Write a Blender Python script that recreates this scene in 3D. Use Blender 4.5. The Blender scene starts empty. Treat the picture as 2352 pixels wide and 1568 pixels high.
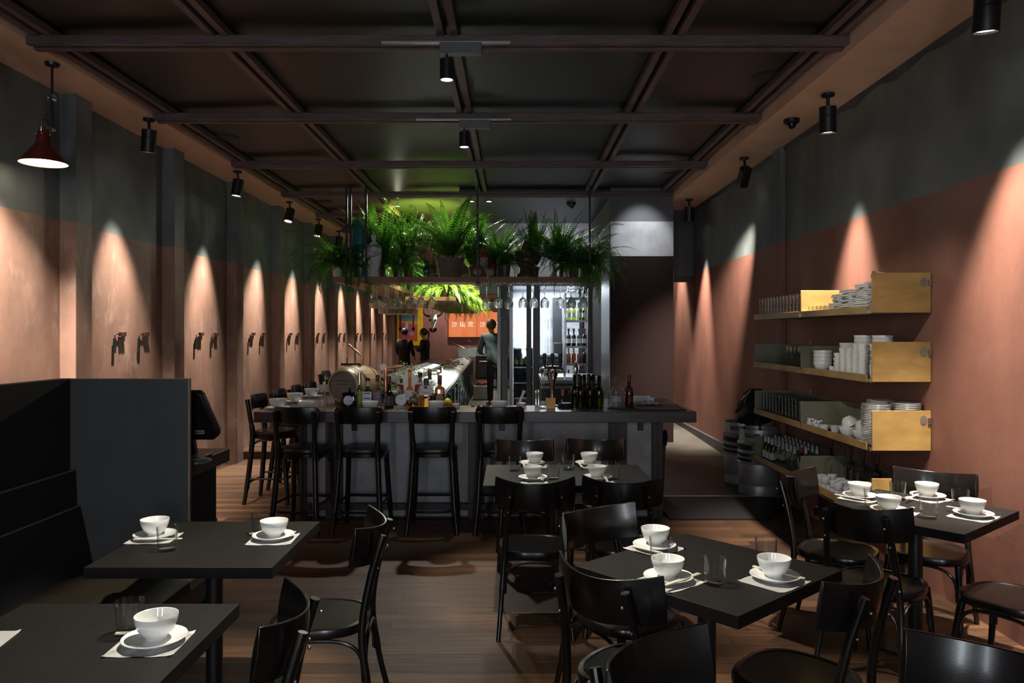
import bpy, bmesh, math, random
from mathutils import Vector, Matrix
R = math.radians
PI = math.pi
random.seed(7)
scene = bpy.context.scene
COL = scene.collection

# ------------------------------------------------------------------ camera
LENS_PX, CX, HY, EYE = 1763.0, 1178.0, 766.0, 1.68
cam = bpy.data.objects.new('camera', bpy.data.cameras.new('camera'))
COL.objects.link(cam)
cam.location = (0, 0, EYE)
cam.rotation_euler = (R(90), 0, 0)
cam.data.sensor_width = 36.0
cam.data.lens = 36.0 * LENS_PX / 2352.0
cam.data.shift_x = (1176.0 - CX) / 2352.0
cam.data.shift_y = (HY - 784.0) / 2352.0
cam.data.clip_start = 0.05
cam.data.clip_end = 100
scene.camera = cam
scene.view_settings.view_transform = 'Standard'
scene.view_settings.look = 'None'
scene.view_settings.gamma = 1.0
scene.view_settings.exposure = 0.0
try:
    scene.cycles.transparent_max_bounces = 28
    scene.cycles.max_bounces = 8
    scene.cycles.diffuse_bounces = 3
    scene.cycles.glossy_bounces = 3
    scene.cycles.transmission_bounces = 6
    scene.cycles.adaptive_threshold = 0.02
    scene.cycles.sample_clamp_indirect = 4.0
except Exception:
    pass
wd = bpy.data.worlds.new('world')
scene.world = wd
wd.use_nodes = True
wd.node_tree.nodes['Background'].inputs[0].default_value = (0.5, 0.6, 0.8, 1)
wd.node_tree.nodes['Background'].inputs[1].default_value = 0.004


def W(px, py, Y):
    """world point at depth Y seen along a measured direction"""
    return Vector(((px - CX) * Y / LENS_PX, Y, EYE - (py - HY) * Y / LENS_PX))


def G(px, py, z):
    """world point on the horizontal plane z"""
    Y = LENS_PX * (EYE - z) / (py - HY)
    return Vector(((px - CX) * Y / LENS_PX, Y, z))


# ------------------------------------------------------------------ materials
def nodes(name):
    m = bpy.data.materials.new(name)
    m.use_nodes = True
    nt = m.node_tree
    nt.nodes.clear()
    out = nt.nodes.new('ShaderNodeOutputMaterial')
    return m, nt, out


def c4(c):
    return (c[0], c[1], c[2], 1.0)


def mixrgb(nt, fac, a, b, typ='MIX'):
    n = nt.nodes.new('ShaderNodeMix')
    n.data_type = 'RGBA'
    n.blend_type = typ
    for sock, v in ((0, fac), (6, a), (7, b)):
        if isinstance(v, (tuple, list)):
            n.inputs[sock].default_value = c4(v)
        elif isinstance(v, (int, float)):
            n.inputs[sock].default_value = v
        else:
            nt.links.new(v, n.inputs[sock])
    return n.outputs[2]


def noise(nt, scale, detail=4, stretch=None, coord='Object', rough=0.55):
    tc = nt.nodes.new('ShaderNodeTexCoord')
    n = nt.nodes.new('ShaderNodeTexNoise')
    n.inputs['Scale'].default_value = scale
    n.inputs['Detail'].default_value = detail
    n.inputs['Roughness'].default_value = rough
    if coord != 'World':
        src = tc.outputs[coord]
    else:
        src = nt.nodes.new('ShaderNodeNewGeometry').outputs['Position']
    if stretch:
        mp = nt.nodes.new('ShaderNodeMapping')
        mp.inputs['Scale'].default_value = stretch
        nt.links.new(src, mp.inputs['Vector'])
        src = mp.outputs[0]
    nt.links.new(src, n.inputs['Vector'])
    return n.outputs['Fac']


def ramp(nt, fac, lo, hi, a=0.0, b=1.0):
    n = nt.nodes.new('ShaderNodeMapRange')
    n.inputs[1].default_value = lo
    n.inputs[2].default_value = hi
    n.inputs[3].default_value = a
    n.inputs[4].default_value = b
    nt.links.new(fac, n.inputs[0])
    return n.outputs[0]


def bumpn(nt, h, strength, dist=0.01):
    b = nt.nodes.new('ShaderNodeBump')
    b.inputs['Strength'].default_value = strength
    b.inputs['Distance'].default_value = dist
    nt.links.new(h, b.inputs['Height'])
    return b.outputs[0]


def pm(name, col, rough=0.5, metal=0.0, var=0.15, vscale=9, bump=0.0, bscale=70, coat=0.0, stretch=None, spec=0.5, sub=0.0):
    m, nt, out = nodes(name)
    p = nt.nodes.new('ShaderNodeBsdfPrincipled')
    p.inputs['Roughness'].default_value = rough
    p.inputs['Metallic'].default_value = metal
    p.inputs['Coat Weight'].default_value = coat
    p.inputs['Coat Roughness'].default_value = 0.12
    p.inputs['Specular IOR Level'].default_value = spec
    f = noise(nt, vscale, 5, stretch)
    f = ramp(nt, f, 0.3, 0.7)
    lo = tuple(c * (1 - var) for c in col)
    hi = tuple(min(1, c * (1 + var)) for c in col)
    nt.links.new(mixrgb(nt, f, lo, hi), p.inputs['Base Color'])
    if bump:
        nt.links.new(bumpn(nt, noise(nt, bscale, 3, stretch), bump), p.inputs['Normal'])
    nt.links.new(p.outputs[0], out.inputs[0])
    return m


def glow(name, col, power):
    m, nt, out = nodes(name)
    e = nt.nodes.new('ShaderNodeEmission')
    e.inputs[0].default_value = c4(col)
    e.inputs[1].default_value = power
    nt.links.new(e.outputs[0], out.inputs[0])
    return m


def glassmat(name, tint=(0.975, 0.985, 0.985), gain=0.95, base=0.024, rough=0.045):
    m, nt, out = nodes(name)
    lw = nt.nodes.new('ShaderNodeLayerWeight')
    lw.inputs[0].default_value = 0.5
    pw = nt.nodes.new('ShaderNodeMath'); pw.operation = 'POWER'; pw.inputs[1].default_value = 2.5
    nt.links.new(lw.outputs['Facing'], pw.inputs[0])
    ml = nt.nodes.new('ShaderNodeMath'); ml.operation = 'MULTIPLY_ADD'
    ml.inputs[1].default_value = gain; ml.inputs[2].default_value = base
    nt.links.new(pw.outputs[0], ml.inputs[0])
    t = nt.nodes.new('ShaderNodeBsdfTransparent'); t.inputs[0].default_value = c4(tint)
    g = nt.nodes.new('ShaderNodeBsdfGlossy'); g.inputs['Roughness'].default_value = rough
    x = nt.nodes.new('ShaderNodeMixShader')
    nt.links.new(ml.outputs[0], x.inputs[0]); nt.links.new(t.outputs[0], x.inputs[1]); nt.links.new(g.outputs[0], x.inputs[2])
    nt.links.new(x.outputs[0], out.inputs[0])
    return m


def realglass(name, amount=0.6, col=(0.97, 0.98, 0.98)):
    m = glassmat(name, (0.985, 0.99, 0.99), 0.9, 0.05, 0.02)
    nt = m.node_tree
    out = [n for n in nt.nodes if n.type == 'OUTPUT_MATERIAL'][0]
    src = out.inputs[0].links[0].from_socket
    g = nt.nodes.new('ShaderNodeBsdfGlass')
    g.inputs['Color'].default_value = c4(col)
    g.inputs['Roughness'].default_value = 0.0
    g.inputs['IOR'].default_value = 1.45
    x = nt.nodes.new('ShaderNodeMixShader')
    x.inputs[0].default_value = amount
    nt.links.new(src, x.inputs[1]); nt.links.new(g.outputs[0], x.inputs[2])
    nt.links.new(x.outputs[0], out.inputs[0])
    return m


def wallmat(name, low, high, split, low2=None, patch=0.35, rough=0.62, seedoff=0.0, split2=None, high2=None, plaster=0.25, spec=0.5):
    """plaster painted in two colours that meet at the height split"""
    m, nt, out = nodes(name)
    p = nt.nodes.new('ShaderNodeBsdfPrincipled')
    p.inputs['Roughness'].default_value = rough
    p.inputs['Specular IOR Level'].default_value = spec
    geo = nt.nodes.new('ShaderNodeNewGeometry')
    sep = nt.nodes.new('ShaderNodeSeparateXYZ')
    nt.links.new(geo.outputs['Position'], sep.inputs[0])
    wob = ramp(nt, noise(nt, 1.6, 4, None, 'World'), 0, 1, -0.006, 0.006)
    ad = nt.nodes.new('ShaderNodeMath'); ad.operation = 'ADD'
    nt.links.new(sep.outputs[2], ad.inputs[0]); nt.links.new(wob, ad.inputs[1])
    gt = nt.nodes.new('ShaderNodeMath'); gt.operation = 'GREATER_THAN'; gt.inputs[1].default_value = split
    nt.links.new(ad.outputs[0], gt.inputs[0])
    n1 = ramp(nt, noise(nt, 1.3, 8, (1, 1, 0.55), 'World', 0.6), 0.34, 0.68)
    n2 = ramp(nt, noise(nt, 5.5, 6, (1, 1, 0.5), 'World', 0.65), 0.53, 0.72)
    low2 = low2 or tuple(min(1, c * 1.5 + 0.03) for c in low)
    a = mixrgb(nt, n1, tuple(c * (1 - patch * 0.5) for c in low), tuple(c * (1 + patch) for c in low))
    f2 = nt.nodes.new('ShaderNodeMath'); f2.operation = 'MULTIPLY'; f2.inputs[1].default_value = plaster
    nt.links.new(n2, f2.inputs[0])
    a = mixrgb(nt, f2.outputs[0], a, low2)
    n3 = ramp(nt, noise(nt, 2.4, 6, (1, 1, 0.8), 'World', 0.5), 0.35, 0.66)
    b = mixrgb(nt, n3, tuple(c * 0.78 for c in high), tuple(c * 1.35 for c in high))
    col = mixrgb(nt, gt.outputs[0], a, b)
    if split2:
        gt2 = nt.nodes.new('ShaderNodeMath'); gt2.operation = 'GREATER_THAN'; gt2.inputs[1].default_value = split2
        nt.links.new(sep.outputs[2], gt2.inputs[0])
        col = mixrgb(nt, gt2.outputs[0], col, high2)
    nt.links.new(col, p.inputs['Base Color'])
    nt.links.new(bumpn(nt, noise(nt, 14, 7, None, 'World', 0.6), 0.10, 0.015), p.inputs['Normal'])
    nt.links.new(p.outputs[0], out.inputs[0])
    return m


def boards(name, c1, c2, mortar, bw, rh, rough, swap=False, bump=0.15):
    m, nt, out = nodes(name)
    p = nt.nodes.new('ShaderNodeBsdfPrincipled')
    p.inputs['Specular IOR Level'].default_value = 0.28
    geo = nt.nodes.new('ShaderNodeNewGeometry')
    bt = nt.nodes.new('ShaderNodeTexBrick')
    bt.inputs['Scale'].default_value = 1.0
    bt.inputs['Brick Width'].default_value = bw
    bt.inputs['Row Height'].default_value = rh
    bt.inputs['Mortar Size'].default_value = 0.0022
    bt.inputs['Mortar Smooth'].default_value = 0.2
    bt.inputs['Bias'].default_value = 0.0
    bt.offset = 0.37
    bt.inputs['Color1'].default_value = c4(c1)
    bt.inputs['Color2'].default_value = c4(c2)
    bt.inputs['Mortar'].default_value = c4(mortar)
    nt.links.new(geo.outputs['Position'], bt.inputs['Vector'])
    g1 = ramp(nt, noise(nt, 7, 7, (0.35, 9, 1), 'World', 0.65), 0.3, 0.72, 0.55, 1.4)
    g2 = ramp(nt, noise(nt, 1.1, 4, None, 'World'), 0.3, 0.7, 0.75, 1.2)
    mm = nt.nodes.new('ShaderNodeMath'); mm.operation = 'MULTIPLY'
    nt.links.new(g1, mm.inputs[0]); nt.links.new(g2, mm.inputs[1])
    cb = nt.nodes.new('ShaderNodeCombineColor')
    for i in range(3):
        nt.links.new(mm.outputs[0], cb.inputs[i])
    nt.links.new(mixrgb(nt, 1.0, bt.outputs['Color'], cb.outputs[0], 'MULTIPLY'), p.inputs['Base Color'])
    nt.links.new(ramp(nt, g1, 0.5, 1.4, rough + 0.08, rough - 0.06), p.inputs['Roughness'])
    nt.links.new(bumpn(nt, bt.outputs['Fac'], -bump, 0.004), p.inputs['Normal'])
    nt.links.new(p.outputs[0], out.inputs[0])
    return m


def leafmat(name, a, b):
    m, nt, out = nodes(name)
    d = nt.nodes.new('ShaderNodeBsdfPrincipled')
    d.inputs['Roughness'].default_value = 0.45
    t = nt.nodes.new('ShaderNodeBsdfTranslucent')
    f = ramp(nt, noise(nt, 6, 3), 0.35, 0.65)
    col = mixrgb(nt, f, a, b)
    nt.links.new(col, d.inputs['Base Color'])
    nt.links.new(mixrgb(nt, 1.0, col, (1.0, 1.0, 0.5), 'MULTIPLY'), t.inputs[0])
    x = nt.nodes.new('ShaderNodeMixShader'); x.inputs[0].default_value = 0.45
    nt.links.new(d.outputs[0], x.inputs[1]); nt.links.new(t.outputs[0], x.inputs[2])
    nt.links.new(x.outputs[0], out.inputs[0])
    return m


RED = (0.235, 0.103, 0.075)
GREY = (0.125, 0.148, 0.152)
M = {}
M['wall'] = wallmat('plaster two tone', RED, GREY, 2.60)
M['wall_left'] = wallmat('plaster two tone worn', (0.245, 0.142, 0.108), GREY, 2.60, (0.46, 0.34, 0.28), 0.55, plaster=0.5)
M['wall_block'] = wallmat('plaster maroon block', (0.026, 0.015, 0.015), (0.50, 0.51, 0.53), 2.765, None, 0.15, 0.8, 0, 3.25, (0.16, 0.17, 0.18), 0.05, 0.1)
M['wall_back'] = wallmat('plaster maroon back', (0.25, 0.125, 0.105), GREY, 3.2)
M['bulkhead'] = pm('pale painted bulkhead', (0.46, 0.46, 0.52), 0.45, 0, 0.12, 3)
M['ceiling'] = pm('dark ceiling board', (0.0105, 0.0098, 0.0090), 0.45, 0, 0.25, 1.5, 0.05, 30)
M['ceiling_gloss'] = pm('glossy dark ceiling', (0.018, 0.020, 0.022), 0.34, 0, 0.2, 1.5)
M['batten'] = pm('stained batten', (0.110, 0.072, 0.074), 0.5, 0, 0.3, 5, 0.1, 40, 0, (1, 1, 6))
M['bronze'] = pm('bronze paint', (0.94, 0.60, 0.43), 0.38, 0.12, 0.10, 4, 0.10, 90)
M['floor'] = boards('timber floorboards', (0.135, 0.070, 0.037), (0.040, 0.022, 0.014), (0.012, 0.008, 0.006), 1.9, 0.115, 0.50)
M['concrete'] = pm('worn concrete', (0.065, 0.060, 0.048), 0.6, 0, 0.3, 2.5, 0.1, 40)
M['rubber'] = pm('black rubber', (0.013, 0.013, 0.015), 0.6, 0, 0.2, 20, 0.2, 120)
M['skirting'] = pm('dark skirting', (0.045, 0.04, 0.042), 0.5, 0, 0.3, 6)
M['chair'] = pm('black lacquered wood', (0.0062, 0.0055, 0.0052), 0.27, 0, 0.25, 14, 0.03, 60, 0.15, (1, 1, 5))
M['chair_edge'] = pm('pale edge reflection', (0.30, 0.30, 0.32), 0.4, 0, 0.2, 40)  # unused pale tone, window reflection on the lacquer put into colour
M['table'] = pm('black table laminate', (0.0070, 0.0063, 0.0056), 0.60, 0, 0.25, 9, 0.05, 60, 0, (8, 1, 1), 0.22)
M['steel_black'] = pm('black powder coat', (0.012, 0.012, 0.013), 0.36, 0.0, 0.2, 20, 0.04, 200)
M['leather'] = pm('black leather', (0.014, 0.013, 0.012), 0.35, 0, 0.25, 10, 0.15, 60)
M['leather_brown'] = pm('dark brown leather', (0.020, 0.015, 0.009), 0.55, 0, 0.3, 5, 0.25, 7, 0, None, 0.25)
M['panel_black'] = pm('black stained panel', (0.006, 0.006, 0.008), 0.7, 0, 0.2, 10)
M['panel_grey'] = pm('charcoal panel', (0.043, 0.045, 0.047), 0.6, 0, 0.15, 4)
M['edge_wood'] = pm('pale plywood edge', (0.26, 0.19, 0.13), 0.55, 0, 0.3, 20, 0.1, 60, 0, (1, 1, 0.3))
M['walnut'] = pm('dark walnut', (0.060, 0.040, 0.030), 0.45, 0, 0.35, 6, 0.08, 40, 0, (0.5, 6, 6))
M['bar_wood'] = pm('bar top timber', (0.062, 0.046, 0.046), 0.30, 0, 0.35, 4, 0.06, 40, 0, (0.5, 8, 8))
M['bar_post'] = pm('bar post timber', (0.048, 0.036, 0.037), 0.5, 0, 0.3, 4, 0.06, 40, 0, (8, 8, 0.5))
M['bar_panel'] = pm('grey bar panel', (0.34, 0.355, 0.375), 0.55, 0, 0.22, 5, 0.08, 60)
M['white'] = pm('white porcelain', (0.78, 0.78, 0.76), 0.12, 0, 0.03, 5, 0, 1, 0.4)
M['cream'] = pm('pale porcelain', (0.66, 0.67, 0.70), 0.2, 0, 0.04, 5)
M['paper'] = pm('white paper napkin', (0.80, 0.79, 0.76), 0.8, 0, 0.05, 20, 0.25, 90)
M['chop'] = pm('pale bamboo', (0.72, 0.68, 0.52), 0.55, 0, 0.1, 20)
M['glass'] = glassmat('clear glass')
M['crystal'] = realglass('polished glass')
M['pane'] = glassmat('window pane', (0.90, 0.93, 0.94), 0.5, 0.06, 0.02)
M['glass_green'] = glassmat('green bottle glass', (0.24, 0.32, 0.06), 0.6, 0.05)
M['glass_bright'] = glassmat('bright green bottle glass', (0.16, 0.62, 0.12), 0.6, 0.06)
M['glass_lime'] = glassmat('lime bottle glass', (0.62, 0.72, 0.22), 0.6, 0.06)
M['glass_brown'] = glassmat('brown bottle glass', (0.40, 0.19, 0.09), 0.6, 0.06)
M['glass_amber'] = glassmat('amber spirit', (0.86, 0.58, 0.24), 0.5, 0.05)
M['glass_dark'] = glassmat('dark bottle glass', (0.05, 0.035, 0.05), 0.5, 0.08)
M['glass_teal'] = glassmat('teal glass', (0.05, 0.35, 0.42), 0.5, 0.08)
M['chrome'] = pm('polished steel', (0.75, 0.76, 0.78), 0.14, 1.0, 0.05, 5)
M['steel'] = pm('brushed steel', (0.48, 0.49, 0.51), 0.33, 1.0, 0.15, 5, 0.05, 120, 0, (1, 12, 1))
M['keg'] = pm('dull keg steel', (0.45, 0.46, 0.47), 0.42, 0.7, 0.2, 6)
M['iron'] = pm('dark iron rod', (0.035, 0.033, 0.035), 0.45, 0.7, 0.4, 30)
M['copper'] = pm('copper pipe', (0.80, 0.38, 0.25), 0.22, 1.0, 0.08, 8)
M['brass'] = pm('brass', (0.75, 0.55, 0.28), 0.3, 1.0, 0.1, 12)
M['ply'] = pm('ochre varnished ply', (0.38, 0.235, 0.075), 0.45, 0, 0.28, 3.5, 0.05, 30, 0, (1, 1, 2.4))
M['ply_shaded'] = pm('shaded shelf ply', (0.20, 0.19, 0.13), 0.5, 0, 0.25, 4)  # same ply as the ochre panels, shade put into the colour
M['plank'] = pm('hanging shelf timber', (0.20, 0.105, 0.042), 0.5, 0, 0.3, 5, 0.08, 40, 0, (0.6, 6, 6))
M['shade_red'] = pm('red enamel shade', (0.115, 0.018, 0.014), 0.35, 0, 0.1, 10)
M['shade_white'] = pm('white shade lining', (0.8, 0.76, 0.68), 0.5, 0, 0.03, 10)
M['lens'] = glow('lamp lens', (1.0, 0.92, 0.78), 18)
M['lens_dim'] = glow('spot lens', (1.0, 0.94, 0.84), 6)
M['bulb'] = glow('bulb', (1.0, 0.86, 0.64), 22)
M['fern'] = leafmat('fern leaf', (0.024, 0.10, 0.015), (0.070, 0.20, 0.028))
M['fern_lit'] = leafmat('brightly lit fern leaf', (0.15, 0.32, 0.03), (0.26, 0.46, 0.05))  # fern leaf with the strong light from above put into its colour
M['stone'] = pm('pale statue plaster', (0.56, 0.58, 0.62), 0.55, 0, 0.12, 8, 0.2, 30)
M['terracotta'] = pm('dark terracotta', (0.085, 0.045, 0.032), 0.45, 0, 0.3, 12, 0.15, 40)
M['pot_wood'] = pm('weathered timber planter', (0.14, 0.115, 0.092), 0.75, 0, 0.4, 8, 0.2, 30, 0, (6, 6, 0.6))
M['red'] = pm('red felt', (0.22, 0.015, 0.013), 0.75, 0, 0.2, 14, 0.2, 120)
M['label_white'] = pm('pale paper label', (0.62, 0.62, 0.62), 0.6, 0, 0.1, 40)
M['label_grey'] = pm('silver label', (0.40, 0.41, 0.45), 0.4, 0.4, 0.25, 60)
M['label_dark'] = pm('dark label', (0.06, 0.055, 0.055), 0.5, 0, 0.3, 60)
M['label_purple'] = pm('purple grey label', (0.20, 0.16, 0.24), 0.5, 0, 0.5, 60)
M['label_green'] = pm('olive label', (0.22, 0.25, 0.07), 0.5, 0, 0.25, 50)
M['ink'] = pm('printed ink', (0.02, 0.02, 0.025), 0.5, 0, 0.1, 40)
M['ink_white'] = pm('white print', (0.75, 0.75, 0.75), 0.5, 0, 0.05, 40)
M['ink_orange'] = pm('orange print', (0.7, 0.3, 0.05), 0.5, 0, 0.05, 40)
M['cork'] = pm('cork', (0.36, 0.22, 0.11), 0.8, 0, 0.25, 50)
M['wax_red'] = pm('dark red capsule', (0.11, 0.012, 0.022), 0.35, 0, 0.15, 20)
M['black'] = pm('matt black plastic', (0.010, 0.010, 0.011), 0.42, 0, 0.2, 30)
M['oak'] = pm('barrel oak', (0.40, 0.265, 0.125), 0.55, 0, 0.35, 4, 0.12, 40, 0, (7, 1, 7))
M['oak_end'] = pm('barrel head oak', (0.24, 0.18, 0.13), 0.6, 0, 0.3, 4, 0.12, 40, 0, (8, 1, 1))
M['hoop'] = pm('steel hoop', (0.22, 0.22, 0.21), 0.38, 1.0, 0.25, 8)
M['skin'] = pm('skin', (0.42, 0.24, 0.17), 0.5, 0, 0.06, 8)
M['hair_dark'] = pm('dark hair', (0.012, 0.009, 0.008), 0.5, 0, 0.2, 40, 0.2, 90)
M['hair_brown'] = pm('brown hair', (0.10, 0.06, 0.03), 0.5, 0, 0.2, 40, 0.2, 90)
M['cloth_black'] = pm('black cloth', (0.010, 0.010, 0.011), 0.8, 0, 0.2, 20, 0.1, 60)
M['cloth_blue'] = pm('slate blue cloth', (0.085, 0.125, 0.150), 0.8, 0, 0.2, 12, 0.15, 40)
M['lemon'] = pm('lemon peel', (0.82, 0.66, 0.03), 0.4, 0, 0.1, 20, 0.2, 160)
M['amber_wax'] = pm('amber frosted glass', (0.80, 0.42, 0.10), 0.3, 0, 0.12, 8)
M['tile'] = boards('white wall tile', (0.70, 0.72, 0.74), (0.62, 0.65, 0.68), (0.30, 0.32, 0.34), 0.3, 0.15, 0.25)
M['ice'] = pm('crushed ice', (0.85, 0.88, 0.90), 0.3, 0, 0.12, 14, 0.6, 30)
M['seafood'] = pm('pale fish', (0.55, 0.40, 0.32), 0.35, 0, 0.4, 9)
M['foil'] = pm('crinkled clear wrap', (0.55, 0.68, 0.66), 0.18, 0.55, 0.6, 9, 1.0, 7)
M['frame_dark'] = pm('dark steel frame', (0.030, 0.031, 0.035), 0.42, 0.3, 0.15, 12)
M['frame_grey'] = pm('grey steel frame', (0.13, 0.135, 0.15), 0.4, 0.2, 0.15, 12)
M['straw'] = pm('dried flower heads', (0.60, 0.56, 0.38), 0.8, 0, 0.3, 30)
M['wood_pin'] = pm('rolling pin wood', (0.33, 0.19, 0.08), 0.5, 0, 0.2, 9)
M['speaker'] = pm('dark speaker grille', (0.020, 0.020, 0.019), 0.7, 0, 0.15, 60)
M['orange_box'] = pm('orange light on hood', (0.62, 0.17, 0.07), 0.4, 0, 0.2, 4)  # orange light on the hood sides, put into the base colour
M['duct'] = pm('grey green duct', (0.20, 0.25, 0.24), 0.4, 0.3, 0.15, 5)
M['twine'] = pm('grey beard wool', (0.28, 0.27, 0.26), 0.9, 0, 0.25, 30, 0.5, 60)
M['yellow'] = pm('yellow painted frame', (0.80, 0.52, 0.02), 0.5, 0, 0.05, 6)


def signmat():
    m, nt, out = nodes('backlit orange sign')
    e = nt.nodes.new('ShaderNodeEmission')
    f = ramp(nt, noise(nt, 3, 4), 0.3, 0.7)
    nt.links.new(mixrgb(nt, f, (0.84, 0.20, 0.075), (0.98, 0.30, 0.11)), e.inputs[0])
    e.inputs[1].default_value = 0.85
    nt.links.new(e.outputs[0], out.inputs[0])
    return m


def paintingmat():
    m, nt, out = nodes('abstract landscape canvas')
    p = nt.nodes.new('ShaderNodeBsdfPrincipled'); p.inputs['Roughness'].default_value = 0.5
    tc = nt.nodes.new('ShaderNodeTexCoord')
    sp = nt.nodes.new('ShaderNodeSeparateXYZ'); nt.links.new(tc.outputs['Generated'], sp.inputs[0])
    wob = ramp(nt, noise(nt, 4, 4), 0, 1, -0.08, 0.08)
    a = nt.nodes.new('ShaderNodeMath'); a.operation = 'ADD'
    nt.links.new(sp.outputs[2], a.inputs[0]); nt.links.new(wob, a.inputs[1])
    cr = nt.nodes.new('ShaderNodeValToRGB'); cr.color_ramp.interpolation = 'CONSTANT'
    els = cr.color_ramp.elements
    els[0].position = 0; els[0].color = (0.55, 0.10, 0.03, 1)
    els[1].position = 0.42; els[1].color = (0.42, 0.12, 0.20, 1)
    for pos, c in ((0.55, (0.75, 0.36, 0.03, 1)), (0.64, (0.12, 0.32, 0.26, 1)), (0.72, (0.10, 0.20, 0.28, 1))):
        e = els.new(pos); e.color = c
    nt.links.new(a.outputs[0], cr.inputs[0])
    nt.links.new(cr.outputs[0], p.inputs['Base Color'])
    nt.links.new(p.outputs[0], out.inputs[0])
    return m


M['sign'] = signmat()
M['canvas'] = paintingmat()


# ------------------------------------------------------------------ mesh helpers
class B:
    def __init__(self):
        self.bm = bmesh.new()

    def box(self, c, s, rot=None):
        m = Matrix.Translation(Vector(c))
        if rot is not None:
            m = m @ (rot if isinstance(rot, Matrix) else Matrix.Rotation(rot, 4, 'Z'))
        m = m @ Matrix.Diagonal((s[0], s[1], s[2], 1))
        bmesh.ops.create_cube(self.bm, size=1.0, matrix=m)
        return self

    def bb(self, x0, x1, y0, y1, z0, z1):
        return self.box(((x0 + x1) / 2, (y0 + y1) / 2, (z0 + z1) / 2), (x1 - x0, y1 - y0, z1 - z0))

    def prism(self, pts, z0, z1):
        lo = [self.bm.verts.new((p[0], p[1], z0)) for p in pts]
        hi = [self.bm.verts.new((p[0], p[1], z1)) for p in pts]
        n = len(pts)
        self.bm.faces.new(hi)
        self.bm.faces.new(list(reversed(lo)))
        for i in range(n):
            j = (i + 1) % n
            self.bm.faces.new((lo[i], lo[j], hi[j], hi[i]))
        return self

    def rings(self, rings, cap0=True, cap1=True, closed=False):
        vs = [[self.bm.verts.new(p) for p in r] for r in rings]
        n = len(vs[0])
        rng = range(len(vs) if closed else len(vs) - 1)
        for k in rng:
            a, b = vs[k], vs[(k + 1) % len(vs)]
            for i in range(n):
                j = (i + 1) % n
                self.bm.faces.new((a[i], a[j], b[j], b[i]))
        if not closed:
            if cap0:
                self.bm.faces.new(list(reversed(vs[0])))
            if cap1:
                self.bm.faces.new(vs[-1])
        return self

    def lathe(self, prof, seg=24, c=(0, 0, 0), sx=1.0, sy=1.0, mat=None):
        c = Vector(c)
        rings = []
        for r, z in prof:
            r = max(r, 1e-4)
            ring = []
            for i in range(seg):
                a = 2 * PI * i / seg
                v = Vector((r * sx * math.cos(a), r * sy * math.sin(a), z))
                if mat is not None:
                    v = mat @ v
                ring.append(v + c)
            rings.append(ring)
        return self.rings(rings)

    def tube(self, pts, r, seg=8, closed=False, flat=1.0):
        pts = [Vector(p) for p in pts]
        n = len(pts)
        rs = r if isinstance(r, (list, tuple)) else [r] * n
        rings = []
        up = None
        for i in range(n):
            if closed:
                t = (pts[(i + 1) % n] - pts[i - 1]).normalized()
            elif i == 0:
                t = (pts[1] - pts[0]).normalized()
            elif i == n - 1:
                t = (pts[-1] - pts[-2]).normalized()
            else:
                t = (pts[i + 1] - pts[i - 1]).normalized()
            if up is None:
                up = Vector((0, 0, 1)) if abs(t.z) < 0.9 else Vector((0, 1, 0))
            s = t.cross(up).normalized()
            up = s.cross(t).normalized()
            rings.append([pts[i] + (s * math.cos(2 * PI * k / seg) + up * flat * math.sin(2 * PI * k / seg)) * rs[i] for k in range(seg)])
        return self.rings(rings, closed=closed)

    def ball(self, c, r, seg=16, sc=(1, 1, 1)):
        m = Matrix.Translation(Vector(c)) @ Matrix.Diagonal((sc[0], sc[1], sc[2], 1))
        bmesh.ops.create_uvsphere(self.bm, u_segments=seg, v_segments=max(6, seg // 2), radius=r, matrix=m)
        return self

    def out(self, name, mat, parent=None, bevel=0.0, sharp=38, seg=2):
        bmesh.ops.recalc_face_normals(self.bm, faces=self.bm.faces)
        me = bpy.data.meshes.new(name)
        self.bm.to_mesh(me)
        self.bm.free()
        me.polygons.foreach_set('use_smooth', [True] * len(me.polygons))
        try:
            me.set_sharp_from_angle(angle=R(sharp))
        except Exception:
            pass
        me.materials.append(M[mat] if isinstance(mat, str) else mat)
        o = bpy.data.objects.new(name, me)
        COL.objects.link(o)
        if parent is not None:
            o.parent = parent
        if bevel:
            md = o.modifiers.new('bevel', 'BEVEL')
            md.width = bevel
            md.segments = seg
            md.limit_method = 'ANGLE'
            md.angle_limit = R(40)
        return o


def curve(pts, n=8):
    """Catmull-Rom through pts"""
    P = [Vector(p) for p in pts]
    P = [P[0] * 2 - P[1]] + P + [P[-1] * 2 - P[-2]]
    out = []
    for i in range(1, len(P) - 2):
        for k in range(n):
            t = k / n
            a, b, c, d = P[i - 1], P[i], P[i + 1], P[i + 2]
            out.append(0.5 * ((2 * b) + (c - a) * t + (2 * a - 5 * b + 4 * c - d) * t * t + (3 * b - a - 3 * c + d) * t ** 3))
    out.append(P[-2])
    return out


def tag(o, label, cat, group=None):
    o['label'] = label
    o['category'] = cat
    if group:
        o['group'] = group
    return o


def thing(name, label, cat, loc=(0, 0, 0), rz=0.0, group=None):
    o = bpy.data.objects.new(name, None)
    COL.objects.link(o)
    o.location = loc
    o.rotation_euler = (0, 0, rz)
    return tag(o, label, cat, group)


def under(child, part):
    """make a piece of a part its sub-part; parts are moved, never turned"""
    child.parent = part
    child.location = Vector(child.location) - Vector(part.location)
    return child


def st(o):
    o['kind'] = 'structure'
    return o


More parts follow.
